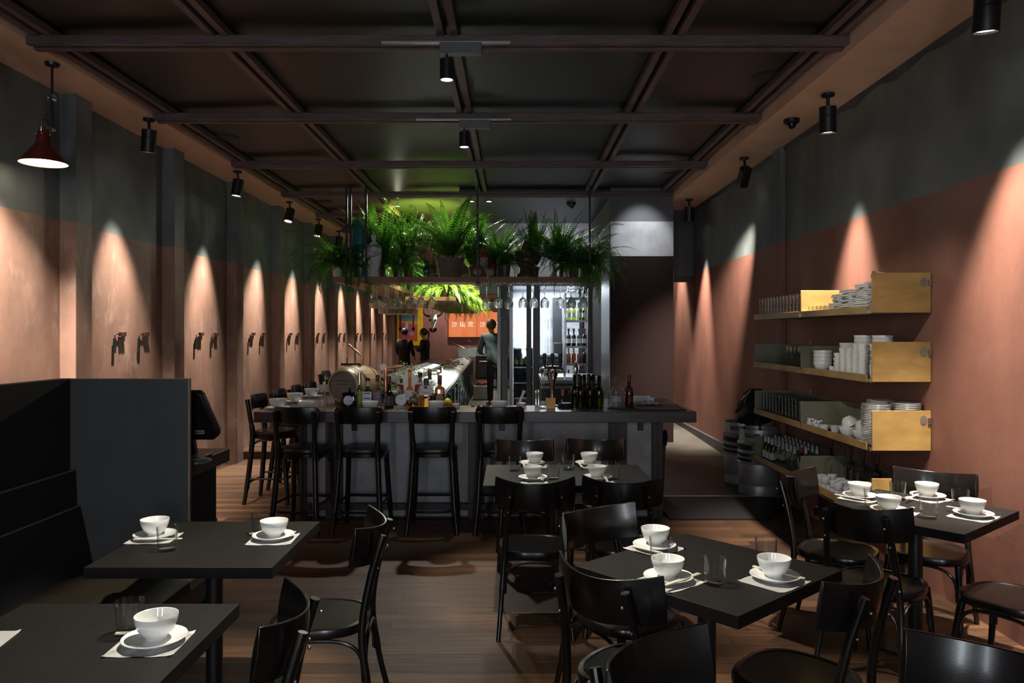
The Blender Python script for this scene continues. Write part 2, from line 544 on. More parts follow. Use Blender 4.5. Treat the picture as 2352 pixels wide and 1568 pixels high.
def dup(root, loc, rz=None, label=None, group=None, scale=None, rot=None):
    r = root.copy()
    COL.objects.link(r)
    r.location = loc
    if rz is not None:
        r.rotation_euler = (0, 0, rz)
    if rot is not None:
        r.rotation_euler = rot
    if scale is not None:
        r.scale = scale if isinstance(scale, (tuple, list)) else (scale,) * 3
    if label:
        r['label'] = label
    if group:
        r['group'] = group
    for ch in list(root.children):
        if ch.type == 'LIGHT':
            continue
        c = ch.copy()
        COL.objects.link(c)
        c.parent = r
        for g in list(ch.children):
            d = g.copy()
            COL.objects.link(d)
            d.parent = c
    return r


class Proto:
    """the first placement moves the built thing itself, later ones copy it"""
    def __init__(self, o):
        self.o, self.used = o, False

    def put(self, loc, rz=0.0, label=None, group=None, scale=None, rot=None):
        if not self.used:
            self.used = True
            o = self.o
            o.location = loc
            o.rotation_euler = rot if rot is not None else (0, 0, rz)
            if scale is not None:
                o.scale = scale if isinstance(scale, (tuple, list)) else (scale,) * 3
            if label:
                o['label'] = label
            if group:
                o['group'] = group
            return o
        sc = scale if scale is not None else (1, 1, 1)
        return dup(self.o, loc, rz, label, group, sc, rot)


def text(body, size, mat, parent, loc, rot, name='lettering', ext=0.001, align='CENTER'):
    cu = bpy.data.curves.new(name, 'FONT')
    cu.body = body
    cu.size = size
    cu.extrude = ext
    cu.align_x = align
    cu.align_y = 'CENTER'
    cu.materials.append(M[mat])
    o = bpy.data.objects.new(name, cu)
    COL.objects.link(o)
    o.parent = parent
    bpy.context.view_layer.update()
    me = bpy.data.meshes.new_from_object(o.evaluated_get(bpy.context.evaluated_depsgraph_get()))
    bpy.data.objects.remove(o)
    o = bpy.data.objects.new(name, me)
    COL.objects.link(o)
    o.parent = parent
    o.location = loc
    o.rotation_euler = rot
    return o


def spot(loc, target, watts, angle, blend=0.4, col=(1, 0.86, 0.70), radius=0.03, parent=None):
    l = bpy.data.lights.new('spot_beam', 'SPOT')
    l.energy = watts
    l.spot_size = R(angle)
    l.spot_blend = blend
    l.color = col
    l.shadow_soft_size = radius
    o = bpy.data.objects.new('spot_beam', l)
    COL.objects.link(o)
    o.location = loc
    d = Vector(target) - Vector(loc)
    o.rotation_euler = d.to_track_quat('-Z', 'Y').to_euler()
    return o


def area(loc, target, watts, sx, sy, col=(1, 1, 1)):
    l = bpy.data.lights.new('area_light', 'AREA')
    l.energy = watts
    l.shape = 'RECTANGLE'
    l.size = sx
    l.size_y = sy
    l.color = col
    o = bpy.data.objects.new('area_light', l)
    COL.objects.link(o)
    o.location = loc
    d = Vector(target) - Vector(loc)
    o.rotation_euler = d.to_track_quat('-Z', 'Y').to_euler()
    return o
# ------------------------------------------------------------------ the room shell
XL, XP, XR = -3.70, -3.57, 2.74
PIL = [6.27 + 1.83 * k for k in range(-5, 10)]          # pilasters along the left wall
LW = [(XL, -3.0)]
for y in PIL:
    LW += [(XL, y), (XP, y), (XP, y + 0.245), (XL, y + 0.245)]
LW += [(XL, 24.0), (XL - 0.3, 24.0), (XL - 0.3, -3.0)]
st(B().prism(LW, -0.05, 3.75).out('wall_left', 'wall_left', bevel=0.006))
RW = [(XR, -3.0), (XR + 0.3, -3.0), (XR + 0.3, 16.0), (XR, 16.0), (XR, 7.96), (XR - 0.05, 7.96), (XR - 0.05, 7.72), (XR, 7.72)]
st(B().prism(RW, -0.05, 3.75).out('wall_right', 'wall', bevel=0.008))
st(B().bb(XL - 0.3, XR + 0.3, 24.0, 24.2, -0.05, 3.75).out('wall_back', 'wall_back'))
st(B().bb(XL - 0.3, XR + 0.3, -3.2, -3.0, -0.05, 3.75).out('wall_front', 'panel_grey'))
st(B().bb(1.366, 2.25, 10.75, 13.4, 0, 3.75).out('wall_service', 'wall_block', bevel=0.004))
st(B().bb(2.25, XR, 11.67, 11.85, 2.55, 3.75).out('wall_lintel', pm('grey lintel paint', (0.075, 0.083, 0.090), 0.6, 0, 0.2, 2)))
st(B().bb(2.25, XR, 11.72, 11.82, 2.47, 2.55).out('trim_1', 'skirting'))
st(B().bb(2.25, XR, 13.4, 13.5, 0, 3.75).out('wall_corridor', 'wall'))
st(B().bb(XL - 0.3, XR + 0.3, -3.2, 24.2, -0.2, 0.0).out('floor', 'floor'))
st(B().bb(XL - 0.3, XR + 0.3, -3.2, 24.2, 3.72, 3.9).out('ceiling', 'ceiling'))
# raised service floor behind the bar, a ramp towards the corridor
b = B()
b.rings([[(-0.95, 7.56, 0.0), (XR, 7.56, 0.0), (XR, 7.56, 0.08), (-0.95, 7.56, 0.08)],
         [(-0.95, 12.0, 0.0), (XR, 12.0, 0.0), (XR, 12.0, 0.19), (-0.95, 12.0, 0.19)],
         [(-0.95, 24.0, 0.0), (XR, 24.0, 0.0), (XR, 24.0, 0.22), (-0.95, 24.0, 0.22)]])
st(b.out('floor_service', 'concrete'))
b = B()
b.rings([[(1.42, 6.92, 0.0), (2.30, 6.92, 0.0), (2.30, 6.92, 0.012), (1.42, 6.92, 0.012)],
         [(1.36, 7.54, 0.0), (2.72, 7.54, 0.0), (2.72, 7.54, 0.078), (1.36, 7.54, 0.078)]])
tag(b.out('ramp_mat', 'rubber'), 'black rubber ramp mat leading up to the service corridor floor', 'ramp')
st(B().bb(1.36, XR, 7.54, 7.58, 0.0, 0.084).out('trim_2', 'steel'))
st(B().bb(XR - 0.05, XR, 7.96, 13.4, 0.05, 0.27).out('baseboard_right', 'skirting', bevel=0.006))
# timber step up along the left wall
st(B().bb(XL, -2.0, 10.3, 24.0, 0.0, 0.10).out('floor_step', 'floor', bevel=0.008))

# bronze soffits along both walls
st(B().bb(XL, -3.24, -3.0, 24.0, 3.64, 3.72).out('trim_3', 'bronze'))
st(B().bb(2.24, XR, -3.0, 11.67, 3.56, 3.72).out('trim_4', 'bronze'))
# lumpy cornice under the right soffit, its shadow line put in as dark colour
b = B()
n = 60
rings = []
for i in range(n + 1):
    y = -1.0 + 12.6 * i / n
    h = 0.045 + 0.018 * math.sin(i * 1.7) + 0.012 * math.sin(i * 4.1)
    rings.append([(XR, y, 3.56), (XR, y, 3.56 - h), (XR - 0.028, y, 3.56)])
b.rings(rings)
st(b.out('trim_5', pm('cornice shadow tone', (0.05, 0.052, 0.055), 0.7, 0, 0.3, 9)))

# ceiling battens, always in pairs with a dark gap
k = 6
for y in (1.55, 3.30, 5.10, 6.90, 8.82, 10.72):
    for dy in (0.0, 0.085):
        z1 = 3.605 if dy == 0 else 3.60
        st(B().bb(-3.24, 2.24, y + dy, y + dy + 0.05, z1, z1 + 0.062).out('trim_%d' % k, 'batten', bevel=0.004)); k += 1
for y in (12.6, 14.5):
    for dy in (0.0, 0.085):
        st(B().bb(-3.24, -2.15, y + dy, y + dy + 0.05, 3.60, 3.662).out('trim_%d' % k, 'batten')); k += 1
for x, y1 in ((-3.12, 20), (-1.955, 20), (-0.435, 10.7), (1.07, 10.7), (2.13, 10.7)):
    for dx in (-0.045, 0.045):
        st(B().bb(x + dx - 0.024, x + dx + 0.024, -2.5, y1, 3.655, 3.705).out('trim_%d' % k, 'batten')); k += 1

# dropped glossy ceiling and bulkhead over the bottle room
st(B().bb(-0.76, 1.366, 10.86, 13.4, 3.60, 3.72).out('ceiling_dropped', 'ceiling_gloss'))
st(B().bb(-0.76, 1.366, 13.36, 13.5, 2.58, 3.62).out('wall_bulkhead', 'bulkhead'))

# ------------------------------------------------------------------ glazed bottle room behind the bar
gz0, gz1 = 0.20, 2.58
win = B().bb(-0.27, -0.09, 13.30, 13.42, gz0, gz1).out('window_1', 'frame_dark', bevel=0.006)
st(win)
for x0, x1, m in ((-0.27, -0.21, 'frame_grey'), (0.235, 0.32, 'frame_dark'), (0.35, 0.47, 'frame_dark'), (1.30, 1.366, 'frame_dark')):
    B().bb(x0, x1, 13.27, 13.40, gz0, gz1).out('frame', m, win, bevel=0.004)
for z0, z1 in ((gz0, gz0 + 0.1), (gz1 - 0.07, gz1)):
    B().bb(-0.09, 1.30, 13.29, 13.40, z0, z1).out('frame', 'frame_dark', win, bevel=0.004)
for x0, x1 in ((-0.09, 0.235), (0.47, 1.30)):
    B().bb(x0, x1, 13.34, 13.348, gz0 + 0.1, gz1 - 0.07).out('pane', 'pane', win)
st(B().bb(0.0, 1.366, 15.8, 15.9, 0.2, 2.6).out('wall_tiled', 'tile'))
st(B().bb(-0.06, 0.0, 13.42, 15.9, 0.2, 2.6).out('wall_partition', 'bulkhead'))
st(B().bb(-0.06, 1.366, 13.42, 15.9, 2.58, 2.64).out('ceiling_store', 'bulkhead'))
st(B().bb(-0.9, -0.06, 13.5, 23.9, 3.0, 3.1).out('ceiling_passage', 'ceiling'))
# steel strip standing on the edge of the service wall
st(B().bb(1.352, 1.366, 10.76, 11.75, 0.3, 3.2).out('trim_70', 'frame_grey'))

# ------------------------------------------------------------------ fixtures
SPOTS = []


def wall_spot(x, y, ztop, tx, ty, tz, label, watts, angle, col=(1, 0.87, 0.72), blend=0.75, drop=0.0):
    """black cylinder on a ceiling canopy, aimed along its own axis"""
    zc = ztop - 0.205 - drop
    o = thing('ceiling_spotlight', label, 'spotlight', (x, y, zc), 0, 'black wall washing spotlights')
    d = (Vector((tx, ty, tz)) - Vector((x, y, zc))).normalized()
    q = d.to_track_quat('Z', 'Y').to_matrix().to_4x4()
    r = 0.064
    hb = B().lathe([(0.0, -0.10), (r, -0.10), (r, -0.03), (r - 0.003, -0.027), (r, -0.024), (r, 0.10), (r - 0.006, 0.102), (r - 0.008, 0.085), (0, 0.085)], 28, mat=q).out('housing', 'black', o)
    B().lathe([(0, 0.086), (r - 0.01, 0.086), (r - 0.01, 0.089), (0, 0.089)], 24, mat=q).out('lens', 'lens_dim', hb)
    c0 = Vector((0, 0, 0.19 + drop))
    B().tube([q @ Vector((0, 0, -0.09)), c0], 0.014, 10).out('stem', 'black', o)
    B().lathe([(0, 0.185 + drop), (0.05, 0.185 + drop), (0.05, 0.205 + drop), (0, 0.205 + drop)], 24).out('canopy', 'black', o)
    p = Vector((x, y, zc)) + d * 0.11
    spot(p, p + d, watts, angle, blend, col, 0.035)
    return o


LS = ['closest to the bench, above the first hooks', 'second along the left wall', 'third along the left wall', 'fourth along the left wall, behind the fern']
ly = [5.35, 7.12, 9.15, 11.05, 12.85, 14.65, 16.5, 18.3, 20.1, 21.9]
vis = {0: 4.75, 1: 7.0, 2: 9.25, 3: 11.4, 4: 13.1}
for i, y in enumerate(ly):
    yy = vis.get(i, y)
    lab = 'black cylinder spotlight under the left bronze soffit, '
    lab += LS[i - 1] if 1 <= i <= 4 else ('washing the bay beside the red lamp' if i == 0 else 'far bay number %d from the back wall' % (10 - i))
    wall_spot(-3.32, yy, 3.64, -3.44, y, 2.3, lab, 1350 if i == 0 else 900, 50, (1, 0.87, 0.72), 1.0)
for y, ty, lab in ((4.0, 4.15, 'black cylinder spotlight washing the wall above the right table'),
                   (6.02, 6.1, 'large black cylinder spotlight under right soffit above the wall shelves'),
                   (8.2, 9.2, 'smaller black cylinder spotlight under right soffit beside the dome camera'),
                   (10.75, 10.9, 'far black cylinder spotlight under right soffit by the lintel')):
    wall_spot(2.47, y, 3.56, 2.50, ty, 2.4, lab, 1000, 48, (1, 0.87, 0.73), 0.95)
# corridor beyond the lintel
wall_spot(2.42, 12.5, 3.72, 2.56, 12.45, 2.2, 'black spotlight in the corridor beyond the lintel', 450, 50)


def track_spot(y, label, aims):
    o = thing('track_spotlight', label, 'track light', (-0.435, y, 3.60), 0, 'track lights on the ceiling battens')
    B().bb(-0.43, 0.42, -0.012, 0.012, -0.012, 0.0).out('track', 'steel', o)
    B().bb(-0.045, 0.23, -0.035, 0.035, -0.085, -0.014).out('driver_box', 'frame_grey', o, bevel=0.003)
    B().tube([(0.0, 0, -0.08), (0.0, 0, -0.13)], 0.008, 8).out('stem', 'black', o)
    hb = B().lathe([(0, -0.115), (0.036, -0.115), (0.045, -0.12), (0.045, -0.16), (0.042, -0.163), (0.045, -0.166), (0.045, -0.25), (0.040, -0.253), (0.038, -0.245), (0, -0.245)], 28).out('housing', 'black', o)
    B().lathe([(0, -0.246), (0.037, -0.246), (0.037, -0.249), (0, -0.249)], 24).out('lens', 'lens', hb)
    for t, w, ang in aims:
        spot((-0.435, y, 3.34), t, w, ang, 0.5, (1, 0.93, 0.80), 0.035)


track_spot(5.05, 'black track spotlight with grey driver box on the nearest ceiling batten', [((0.25, 5.15, 0.7), 300, 42)])
track_spot(6.87, 'smaller black track spotlight with grey box on the second ceiling batten', [((-0.9, 7.0, 1.0), 60, 46)])
track_spot(3.25, 'black track spotlight above the foreground tables', [((0.85, 3.1, 0.7), 460, 34), ((-1.35, 3.45, 0.7), 460, 30), ((-1.25, 2.3, 0.7), 460, 32), ((-0.55, 2.75, 0.0), 120, 70), ((2.42, 5.0, 1.3), 260, 34)])
# lamp over the table by the wall
wall_spot(2.32, 3.55, 3.56, 2.15, 4.1, 0.75, 'black spotlight aimed at the table against the right wall', 300, 36, blend=0.5)

# pendant with red enamel shade
pl = thing('pendant_lamp', 'jointed pendant lamp with a red conical shade hanging on the left', 'lamp', (-3.40, 5.56, 2.913))
pr = [(0.160, 0.0), (0.152, 0.012), (0.058, 0.135), (0.048, 0.155), (0.046, 0.215), (0.040, 0.225)]
lsh = B().rings([[(r * math.cos(2 * PI * i / 40), r * math.sin(2 * PI * i / 40), z) for i in range(40)] for r, z in pr], False, True).out('lamp_shade', 'shade_red', pl)
B().rings([[(r * math.cos(2 * PI * i / 40), r * math.sin(2 * PI * i / 40), z) for i in range(40)] for r, z in [(0.158, -0.001), (0.148, 0.010), (0.054, 0.130), (0.03, 0.15)]], False, True).out('shade_lining', 'shade_white', lsh)
B().ball((0, 0, 0.058), 0.048, 20).out('bulb', 'bulb', pl)
B().lathe([(0, 0.22), (0.026, 0.222), (0.024, 0.262), (0.012, 0.27), (0.010, 0.295), (0, 0.296)], 20, c=(-0.012, 0, 0)).out('socket', 'chrome', pl)
B().tube(curve([(-0.012, 0, 0.295), (0.0, 0, 0.315), (0.02, 0, 0.312), (0.036, 0, 0.285), (0.04, 0, 0.265)], 5), 0.005, 8).out('cord', 'black', pl)
B().tube([(0.02, 0, 0.25), (0.075, 0, 0.25)], 0.015, 12).tube([(0.06, -0.02, 0.25), (0.06, 0.02, 0.25)], 0.017, 12).out('lower_joint', 'chrome', pl)
B().tube([(0.062, 0, 0.25), (0.062, 0, 0.46)], 0.009, 10).out('lower_arm', 'steel_black', pl)
B().tube([(0.062, -0.024, 0.475), (0.062, 0.024, 0.475)], 0.022, 16).ball((0.045, -0.015, 0.468), 0.012, 10).out('upper_joint', 'chrome', pl)
B().tube([(0.062, 0, 0.49), (0.062, 0, 0.72)], 0.009, 10).out('upper_arm', 'steel_black', pl)
B().lathe([(0, 0.70), (0.045, 0.705), (0.05, 0.726), (0, 0.726)], 20, c=(0.062, 0, 0)).out('ceiling_rose', 'steel_black', pl)
for a in range(6):
    B().ball((0.046 * math.cos(a), 0.046 * math.sin(a), 0.207), 0.005, 8).out('vent_hole', 'shade_white', lsh)
l = bpy.data.lights.new('pendant_bulb', 'POINT'); l.energy = 2; l.color = (1, 0.8, 0.55); l.shadow_soft_size = 0.04
o = bpy.data.objects.new('pendant_bulb', l); COL.objects.link(o); o.location = (-3.40, 5.56, 2.925)

# recessed downlights, cameras, speakers
dl = Proto(thing('recessed_downlight', 'x', 'downlight'))
B().lathe([(0.040, 0.0), (0.062, 0.0), (0.062, -0.006), (0.042, -0.008), (0.040, 0.0)], 28).out('trim_ring', 'frame_dark', dl.o)
B().lathe([(0, -0.003), (0.041, -0.003), (0.041, -0.001), (0, -0.001)], 24).out('lens', 'lens', dl.o)
for px, py, z, lab in ((1083, 462, 3.60, 'left recessed downlight of the pair in the dropped ceiling'), (1123, 462, 3.60, 'right recessed downlight of the pair in the dropped ceiling'),
                       (912, 473, 3.72, 'recessed downlight in the green lit ceiling above the fern shelf'), (950, 523, 3.72, 'left one of the two small far downlights behind the ferns'), (957, 523, 3.72, 'right one of the two small far downlights behind the ferns')):
    dl.put(G(px, py, z), 0, lab, 'recessed ceiling downlights')
for px, py, z, lab in ((1818, 282, 3.56, 'dark dome security camera on the right bronze soffit'), (1312, 474, 3.60, 'dark dome security camera on the dropped ceiling over the ferns')):
    p = G(px, py - 8, z)
    o = thing('ceiling_dome_camera', lab, 'camera', p, 0, 'dome security cameras')
    B().lathe([(0, 0), (0.068, 0), (0.068, -0.03), (0.055, -0.038), (0, -0.038)], 28).out('base', 'black', o)
    B().ball((0, 0, -0.042), 0.042, 20).out('dome', M['glass_dark'], o)
    B().ball((0.0, -0.01, -0.045), 0.02, 12).out('lens', 'chrome', o)
p = G(1395, 477, 3.60)
tag(B().lathe([(0, 0), (0.04, 0), (0.04, -0.012), (0, -0.014)], 20, c=p).out('smoke_detector', 'black'), 'small flat dark disc detector on the dropped ceiling', 'detector')
sp = Proto(B().lathe([(0, 0), (0.125, 0), (0.125, -0.008), (0.11, -0.012), (0, -0.014)], 40).out('ceiling_speaker', 'speaker'))
tag(sp.o, 'x', 'speaker')
for px, py, lab in ((1765, 176, 'round dark ceiling speaker near the right soffit'), (520, 315, 'round dark ceiling speaker near the left soffit'), (745, 463, 'far round dark ceiling speaker left of the hanging shelf'), (1545, 400, 'round dark ceiling speaker in the far right ceiling bay')):
    sp.put(G(px, py, 3.72), 0, lab, 'round ceiling speakers')

# ------------------------------------------------------------------ lights of the place and added spots
area((-1.75, -2.8, 1.75), (-1.0, 5.0, 1.2), 52, 0.42, 2.1, (0.84, 0.92, 1.0))
area((0.55, -2.8, 1.75), (0.45, 5.0, 1.2), 62, 0.42, 2.1, (0.86, 0.93, 1.0))     # daylight through the street windows
# the recessed downlights of the dropped ceiling shine on the shelf plants
for x in (-0.61, -0.35):
    spot((x, 11.35, 3.56), (x * 2.0, 10.5, 2.4), 100, 100, 0.6, (1, 0.98, 0.80), 0.04)
spot((-1.76, 11.7, 3.68), (-1.5, 10.5, 2.5), 210, 95, 0.6, (1, 0.98, 0.74), 0.04)
spot((0.75, 11.2, 3.56), (0.75, 10.5, 2.5), 30, 90, 0.6, (1, 0.98, 0.85), 0.04)
# wash on the pale wall over the bottle room and on the service wall
spot((0.75, 11.9, 3.56), (0.75, 13.36, 2.75), 34, 90, 0.8, (0.92, 0.94, 1.0), 0.05)
spot((1.78, 10.1, 3.68), (1.80, 10.75, 3.02), 42, 62, 0.9, (0.95, 0.97, 1.0), 0.05)
spot((-0.42, 12.7, 2.95), (-0.90, 11.6, 0.55), 260, 95, 0.8, (0.86, 1.0, 0.96), 0.06)  # added spot that brightens the crinkled wrap of the ice counter
# strong work lights over the ice counter and the plants of the left shelf
for y in (12.2, 14.4, 16.6, 18.8):
    spot((-1.15, y, 3.6), (-1.30, y, 1.0), 780, 75, 0.5, (1, 0.95, 0.80), 0.05)
spot((-1.0, 8.95, 3.6), (-1.0, 7.4, 1.0), 560, 62, 0.8, (1, 0.95, 0.84), 0.05)
spot((0.5, 11.9, 3.58), (0.4, 12.6, 1.0), 60, 70, 0.6, (1, 0.95, 0.85), 0.05)
# added lime spots for the green glow off the ferns, no lamp there
spot((-1.42, 12.0, 2.5), (-1.42, 12.3, 3.7), 1300, 74, 0.9, (0.60, 0.92, 0.10), 0.1)
spot((-1.2, 14.6, 2.5), (-1.2, 15.2, 3.7), 600, 80, 0.6, (0.60, 0.92, 0.10), 0.1)
# added cold light in the bottle room, for the bright reflection on its glass
area((0.65, 14.6, 2.55), (0.65, 14.6, 0.0), 130, 1.0, 1.8, (0.90, 0.95, 1.0))
# kitchen and corridor ends
area((-0.6, 19.0, 2.95), (-0.6, 19.0, 0.0), 60, 0.6, 3.0, (1, 0.93, 0.80))
spot((-1.6, 22.6, 3.5), (-1.6, 24.0, 1.6), 160, 110, 0.8, (1, 0.85, 0.75), 0.1)
spot((2.45, 12.9, 3.4), (2.4, 12.2, 0.0), 90, 70, 0.6, (1, 0.95, 0.85), 0.1)
# ------------------------------------------------------------------ bentwood chair, faces +Y
def seat_outline(w, d, n=44, back=0.88, e=2.9, y0=0.0):
    pts = []
    for i in range(n):
        a = 2 * PI * i / n
        ca, sa = math.cos(a), math.sin(a)
        x = math.copysign(abs(ca) ** (2 / e), ca) * w / 2
        y = math.copysign(abs(sa) ** (2 / e), sa) * d / 2
        x *= 1.0 if y > 0 else 1 - (1 - back) * (-y / (d / 2))
        pts.append((x, y + y0))
    return pts


def curved_back(w, z0, z1, y_mid, sag, lean, th=0.016, n=22, flare=0.0, corner=0.0):
    """bent plywood rail: arc in plan, ends come forward; returns B"""
    b = B()
    rings = []
    for i in range(n + 1):
        t = -1 + 2 * i / n
        x = t * w / 2
        y = y_mid + sag * t * t
        k = min(1.0, (1 - abs(t)) / 0.10) if corner else 1.0
        c = corner * (1 - math.sqrt(max(0, 1 - (1 - k) ** 2))) if corner else 0.0
        a0, a1 = z0 + c + flare * 0.8 * t * t, z1 - c + flare * t * t
        nx, ny = -2 * sag * t / (w / 2), 1.0
        l = math.hypot(nx, ny); nx, ny = nx / l, ny / l
        ring = []
        m = 5
        for j in range(m + 1):
            z = a0 + (a1 - a0) * j / m
            yy = y - lean * (z - z0)
            hh = th / 2 * (0.40 + 0.60 * math.sin(PI * j / m))
            ring.append((x + nx * hh, yy + ny * hh, z))
        for j in range(m, -1, -1):
            z = a0 + (a1 - a0) * j / m
            yy = y - lean * (z - z0)
            hh = th / 2 * (0.40 + 0.60 * math.sin(PI * j / m))
            ring.append((x - nx * hh, yy - ny * hh, z))
        rings.append(ring)
    return b.rings(rings)


def arch(p0, p1, z0, z1, r):
    """bentwood bow: up from p0, along under the seat, down to p1"""
    p0, p1 = Vector(p0), Vector(p1)
    pts = []
    n = 18
    for i in range(n + 1):
        a = PI * i / n
        s = 0.5 - 0.5 * math.copysign(abs(math.cos(a)) ** 0.7, math.cos(a))
        q = p0.lerp(p1, s)
        pts.append((q.x, q.y, z0 + (z1 - z0) * math.sin(a) ** 0.55))
    return B().tube(pts, r, 8)


ch = thing('bentwood_chair', 'x', 'chair')
o1 = seat_outline(0.415, 0.415, back=0.9)
sc = lambda k, z: [(x * k, y * k, z) for x, y in o1]
B().rings([sc(0.93, 0.420), sc(0.985, 0.424), sc(1.0, 0.434), sc(1.0, 0.452), sc(0.985, 0.461), sc(0.90, 0.463), sc(0.885, 0.459), sc(0.5, 0.455)]).out('seat', 'chair', ch, sharp=30)
curved_back(0.44, 0.700, 0.858, -0.255, 0.105, 0.14, 0.024, flare=0.026).out('backrest', 'chair', ch, bevel=0.003)
for s in (-1, 1):
    B().tube(curve([(s * 0.205, -0.275, 0.0), (s * 0.188, -0.225, 0.22), (s * 0.172, -0.198, 0.44), (s * 0.155, -0.232, 0.66), (s * 0.140, -0.282, 0.835)], 7), [0.013] * 8 + [0.0165] * 20 + [0.0155], 12).out('leg', 'chair', ch)
    B().tube([(s * 0.195, 0.200, 0.0), (s * 0.185, 0.178, 0.25), (s * 0.172, 0.150, 0.43)], [0.012, 0.0155, 0.018], 12).out('leg', 'chair', ch)
    arch((s * 0.184, 0.165, 0), (s * 0.182, -0.205, 0), 0.24, 0.412, 0.0085).out('brace', 'chair', ch)
    B().ball((s * 0.141, -0.300, 0.79), 0.006, 8).out('bolt', 'steel', ch)
    B().ball((s * 0.152, -0.262, 0.70), 0.005, 8).out('bolt', 'steel', ch)
arch((-0.172, 0.180, 0), (0.172, 0.180, 0), 0.24, 0.414, 0.0085).out('brace', 'chair', ch)
arch((-0.168, -0.212, 0), (0.168, -0.212, 0), 0.24, 0.412, 0.0085).out('brace', 'chair', ch)
CH = Proto(ch)


def chair_at(bx, by, fx, fy, label):
    """place by the middle of the backrest (ground) and the facing direction"""
    l = math.hypot(fx, fy)
    fx, fy = fx / l, fy / l
    rz = math.atan2(fy, fx) - PI / 2
    CH.put((bx + fx * 0.25, by + fy * 0.25, 0), rz, label, 'black bentwood chairs around the tables')


chair_at(0.125, 4.22, 0.0, 1, 'black bentwood chair seen from behind at left of the table before the bar')
chair_at(0.605, 4.24, 0.12, 1, 'black bentwood chair seen from behind at right of the table before the bar')
chair_at(0.085, 5.88, 0.02, -1, 'black bentwood chair facing us at left, between the table and the bar')
chair_at(0.635, 5.92, -0.05, -1, 'black bentwood chair facing us at right, between the table and the bar')
chair_at(0.36, 3.58, 0.55, -0.80, 'black bentwood chair with light catching edge at far left of the cornerwise centre table')
chair_at(0.285, 2.62, 0.68, 0.73, 'black bentwood chair seen from behind at near left of the cornerwise centre table')
chair_at(1.20, 2.58, -0.72, 0.68, 'black bentwood chair seen side on at near right of the cornerwise centre table')
chair_at(0.33, 2.02, 0.70, -0.71, 'black bentwood chair cut by the bottom edge below the cornerwise centre table')
chair_at(1.27, 1.98, -0.68, -0.73, 'glossy black bentwood chair back at the bottom right corner')
chair_at(1.64, 4.50, 0.82, -0.57, 'black bentwood chair beside the wall shelves at far left of the right table')
chair_at(1.63, 3.63, 0.72, 0.69, 'black bentwood chair seen from behind at near left of the right table')
chair_at(2.51, 4.55, -0.62, -0.78, 'black bentwood chair with its back to the red wall behind the right table')
chair_at(2.47, 3.36, -0.55, 0.83, 'black bentwood chair at the right edge whose seat alone shows')
chair_at(-0.585, 3.36, -1, -0.06, 'black bentwood chair facing left at the farther table by the bench')
chair_at(-0.645, 2.31, -1, -0.13, 'black bentwood chair facing left at the nearest table by the bench')

# pale worn end grain on the two chairs whose edge catches the light is only lacquer reflection

# ------------------------------------------------------------------ bar stool, faces +Y
sl = thing('bar_stool', 'x', 'bar stool')
o2 = seat_outline(0.40, 0.385, back=0.92)
s2 = lambda k, z: [(x * k, y * k, z) for x, y in o2]
B().rings([s2(0.95, 0.640), s2(0.99, 0.645), s2(0.99, 0.672), s2(0.96, 0.676)]).out('seat_frame', 'chair', sl)
B().rings([s2(0.96, 0.676), s2(1.0, 0.684), s2(1.005, 0.697), s2(0.97, 0.712), s2(0.85, 0.720), s2(0.4, 0.722)]).out('seat', 'leather', sl)
curved_back(0.405, 0.925, 1.068, -0.205, 0.06, 0.10, 0.020, corner=0.022).out('backrest', 'chair', sl, bevel=0.004)
for s in (-1, 1):
    B().tube(curve([(s * 0.212, -0.232, 0.0), (s * 0.186, -0.200, 0.25), (s * 0.168, -0.172, 0.55), (s * 0.160, -0.166, 0.70), (s * 0.168, -0.188, 0.86), (s * 0.172, -0.215, 1.03)], 6), [0.020] * 4 + [0.025] * 12 + [0.027] * 5 + [0.022] * 10, 10).out('leg', 'chair', sl)
    B().tube(curve([(s * 0.202, 0.205, 0.0), (s * 0.180, 0.170, 0.35), (s * 0.165, 0.145, 0.66)], 6), [0.019] * 3 + [0.024] * 10, 10).out('leg', 'chair', sl)
    B().tube([(s * 0.188, 0.182, 0.25), (s * 0.19, -0.195, 0.25)], 0.010, 8).out('stretcher', 'chair', sl)
    arch((s * 0.172, 0.150, 0), (s * 0.166, -0.175, 0), 0.45, 0.63, 0.010).out('brace', 'chair', sl)
B().tube([(-0.185, 0.180, 0.255), (0.185, 0.180, 0.255)], 0.013, 8).out('footrest', 'chair', sl)
B().tube(curve([(-0.19, -0.197, 0.20), (-0.10, -0.232, 0.195), (0.10, -0.232, 0.195), (0.19, -0.197, 0.20)], 6), 0.011, 8).out('stretcher', 'chair', sl)
SL = Proto(sl)
for i, (x, y, rz, lab) in enumerate(((-1.79, 6.60, -9, 'black wooden bar stool leftmost along the bar front'), (-1.285, 6.60, -3, 'black bar stool before the barrel, second along the bar front'),
                                     (-0.68, 6.62, 1, 'black bar stool third along the bar front, standing alone'), (-0.115, 6.62, 2, 'black bar stool nearest the dining table along the bar front'))):
    SL.put((x, y, 0), R(rz), lab, 'bar stools in front of the bar')
for i, (y, z) in enumerate(((7.74, 0), (8.45, 0), (9.1, 0), (9.72, 0), (10.55, 0.10))):
    SL.put((-2.40, y, z), R(-90 + 3 * (i % 3 - 1)), ['nearest', 'second', 'third', 'fourth', 'farthest'][i] + ' black bar stool along the left side of the bar, facing right', 'bar stools along the left side of the bar')

# ------------------------------------------------------------------ tables
TT = 0.745


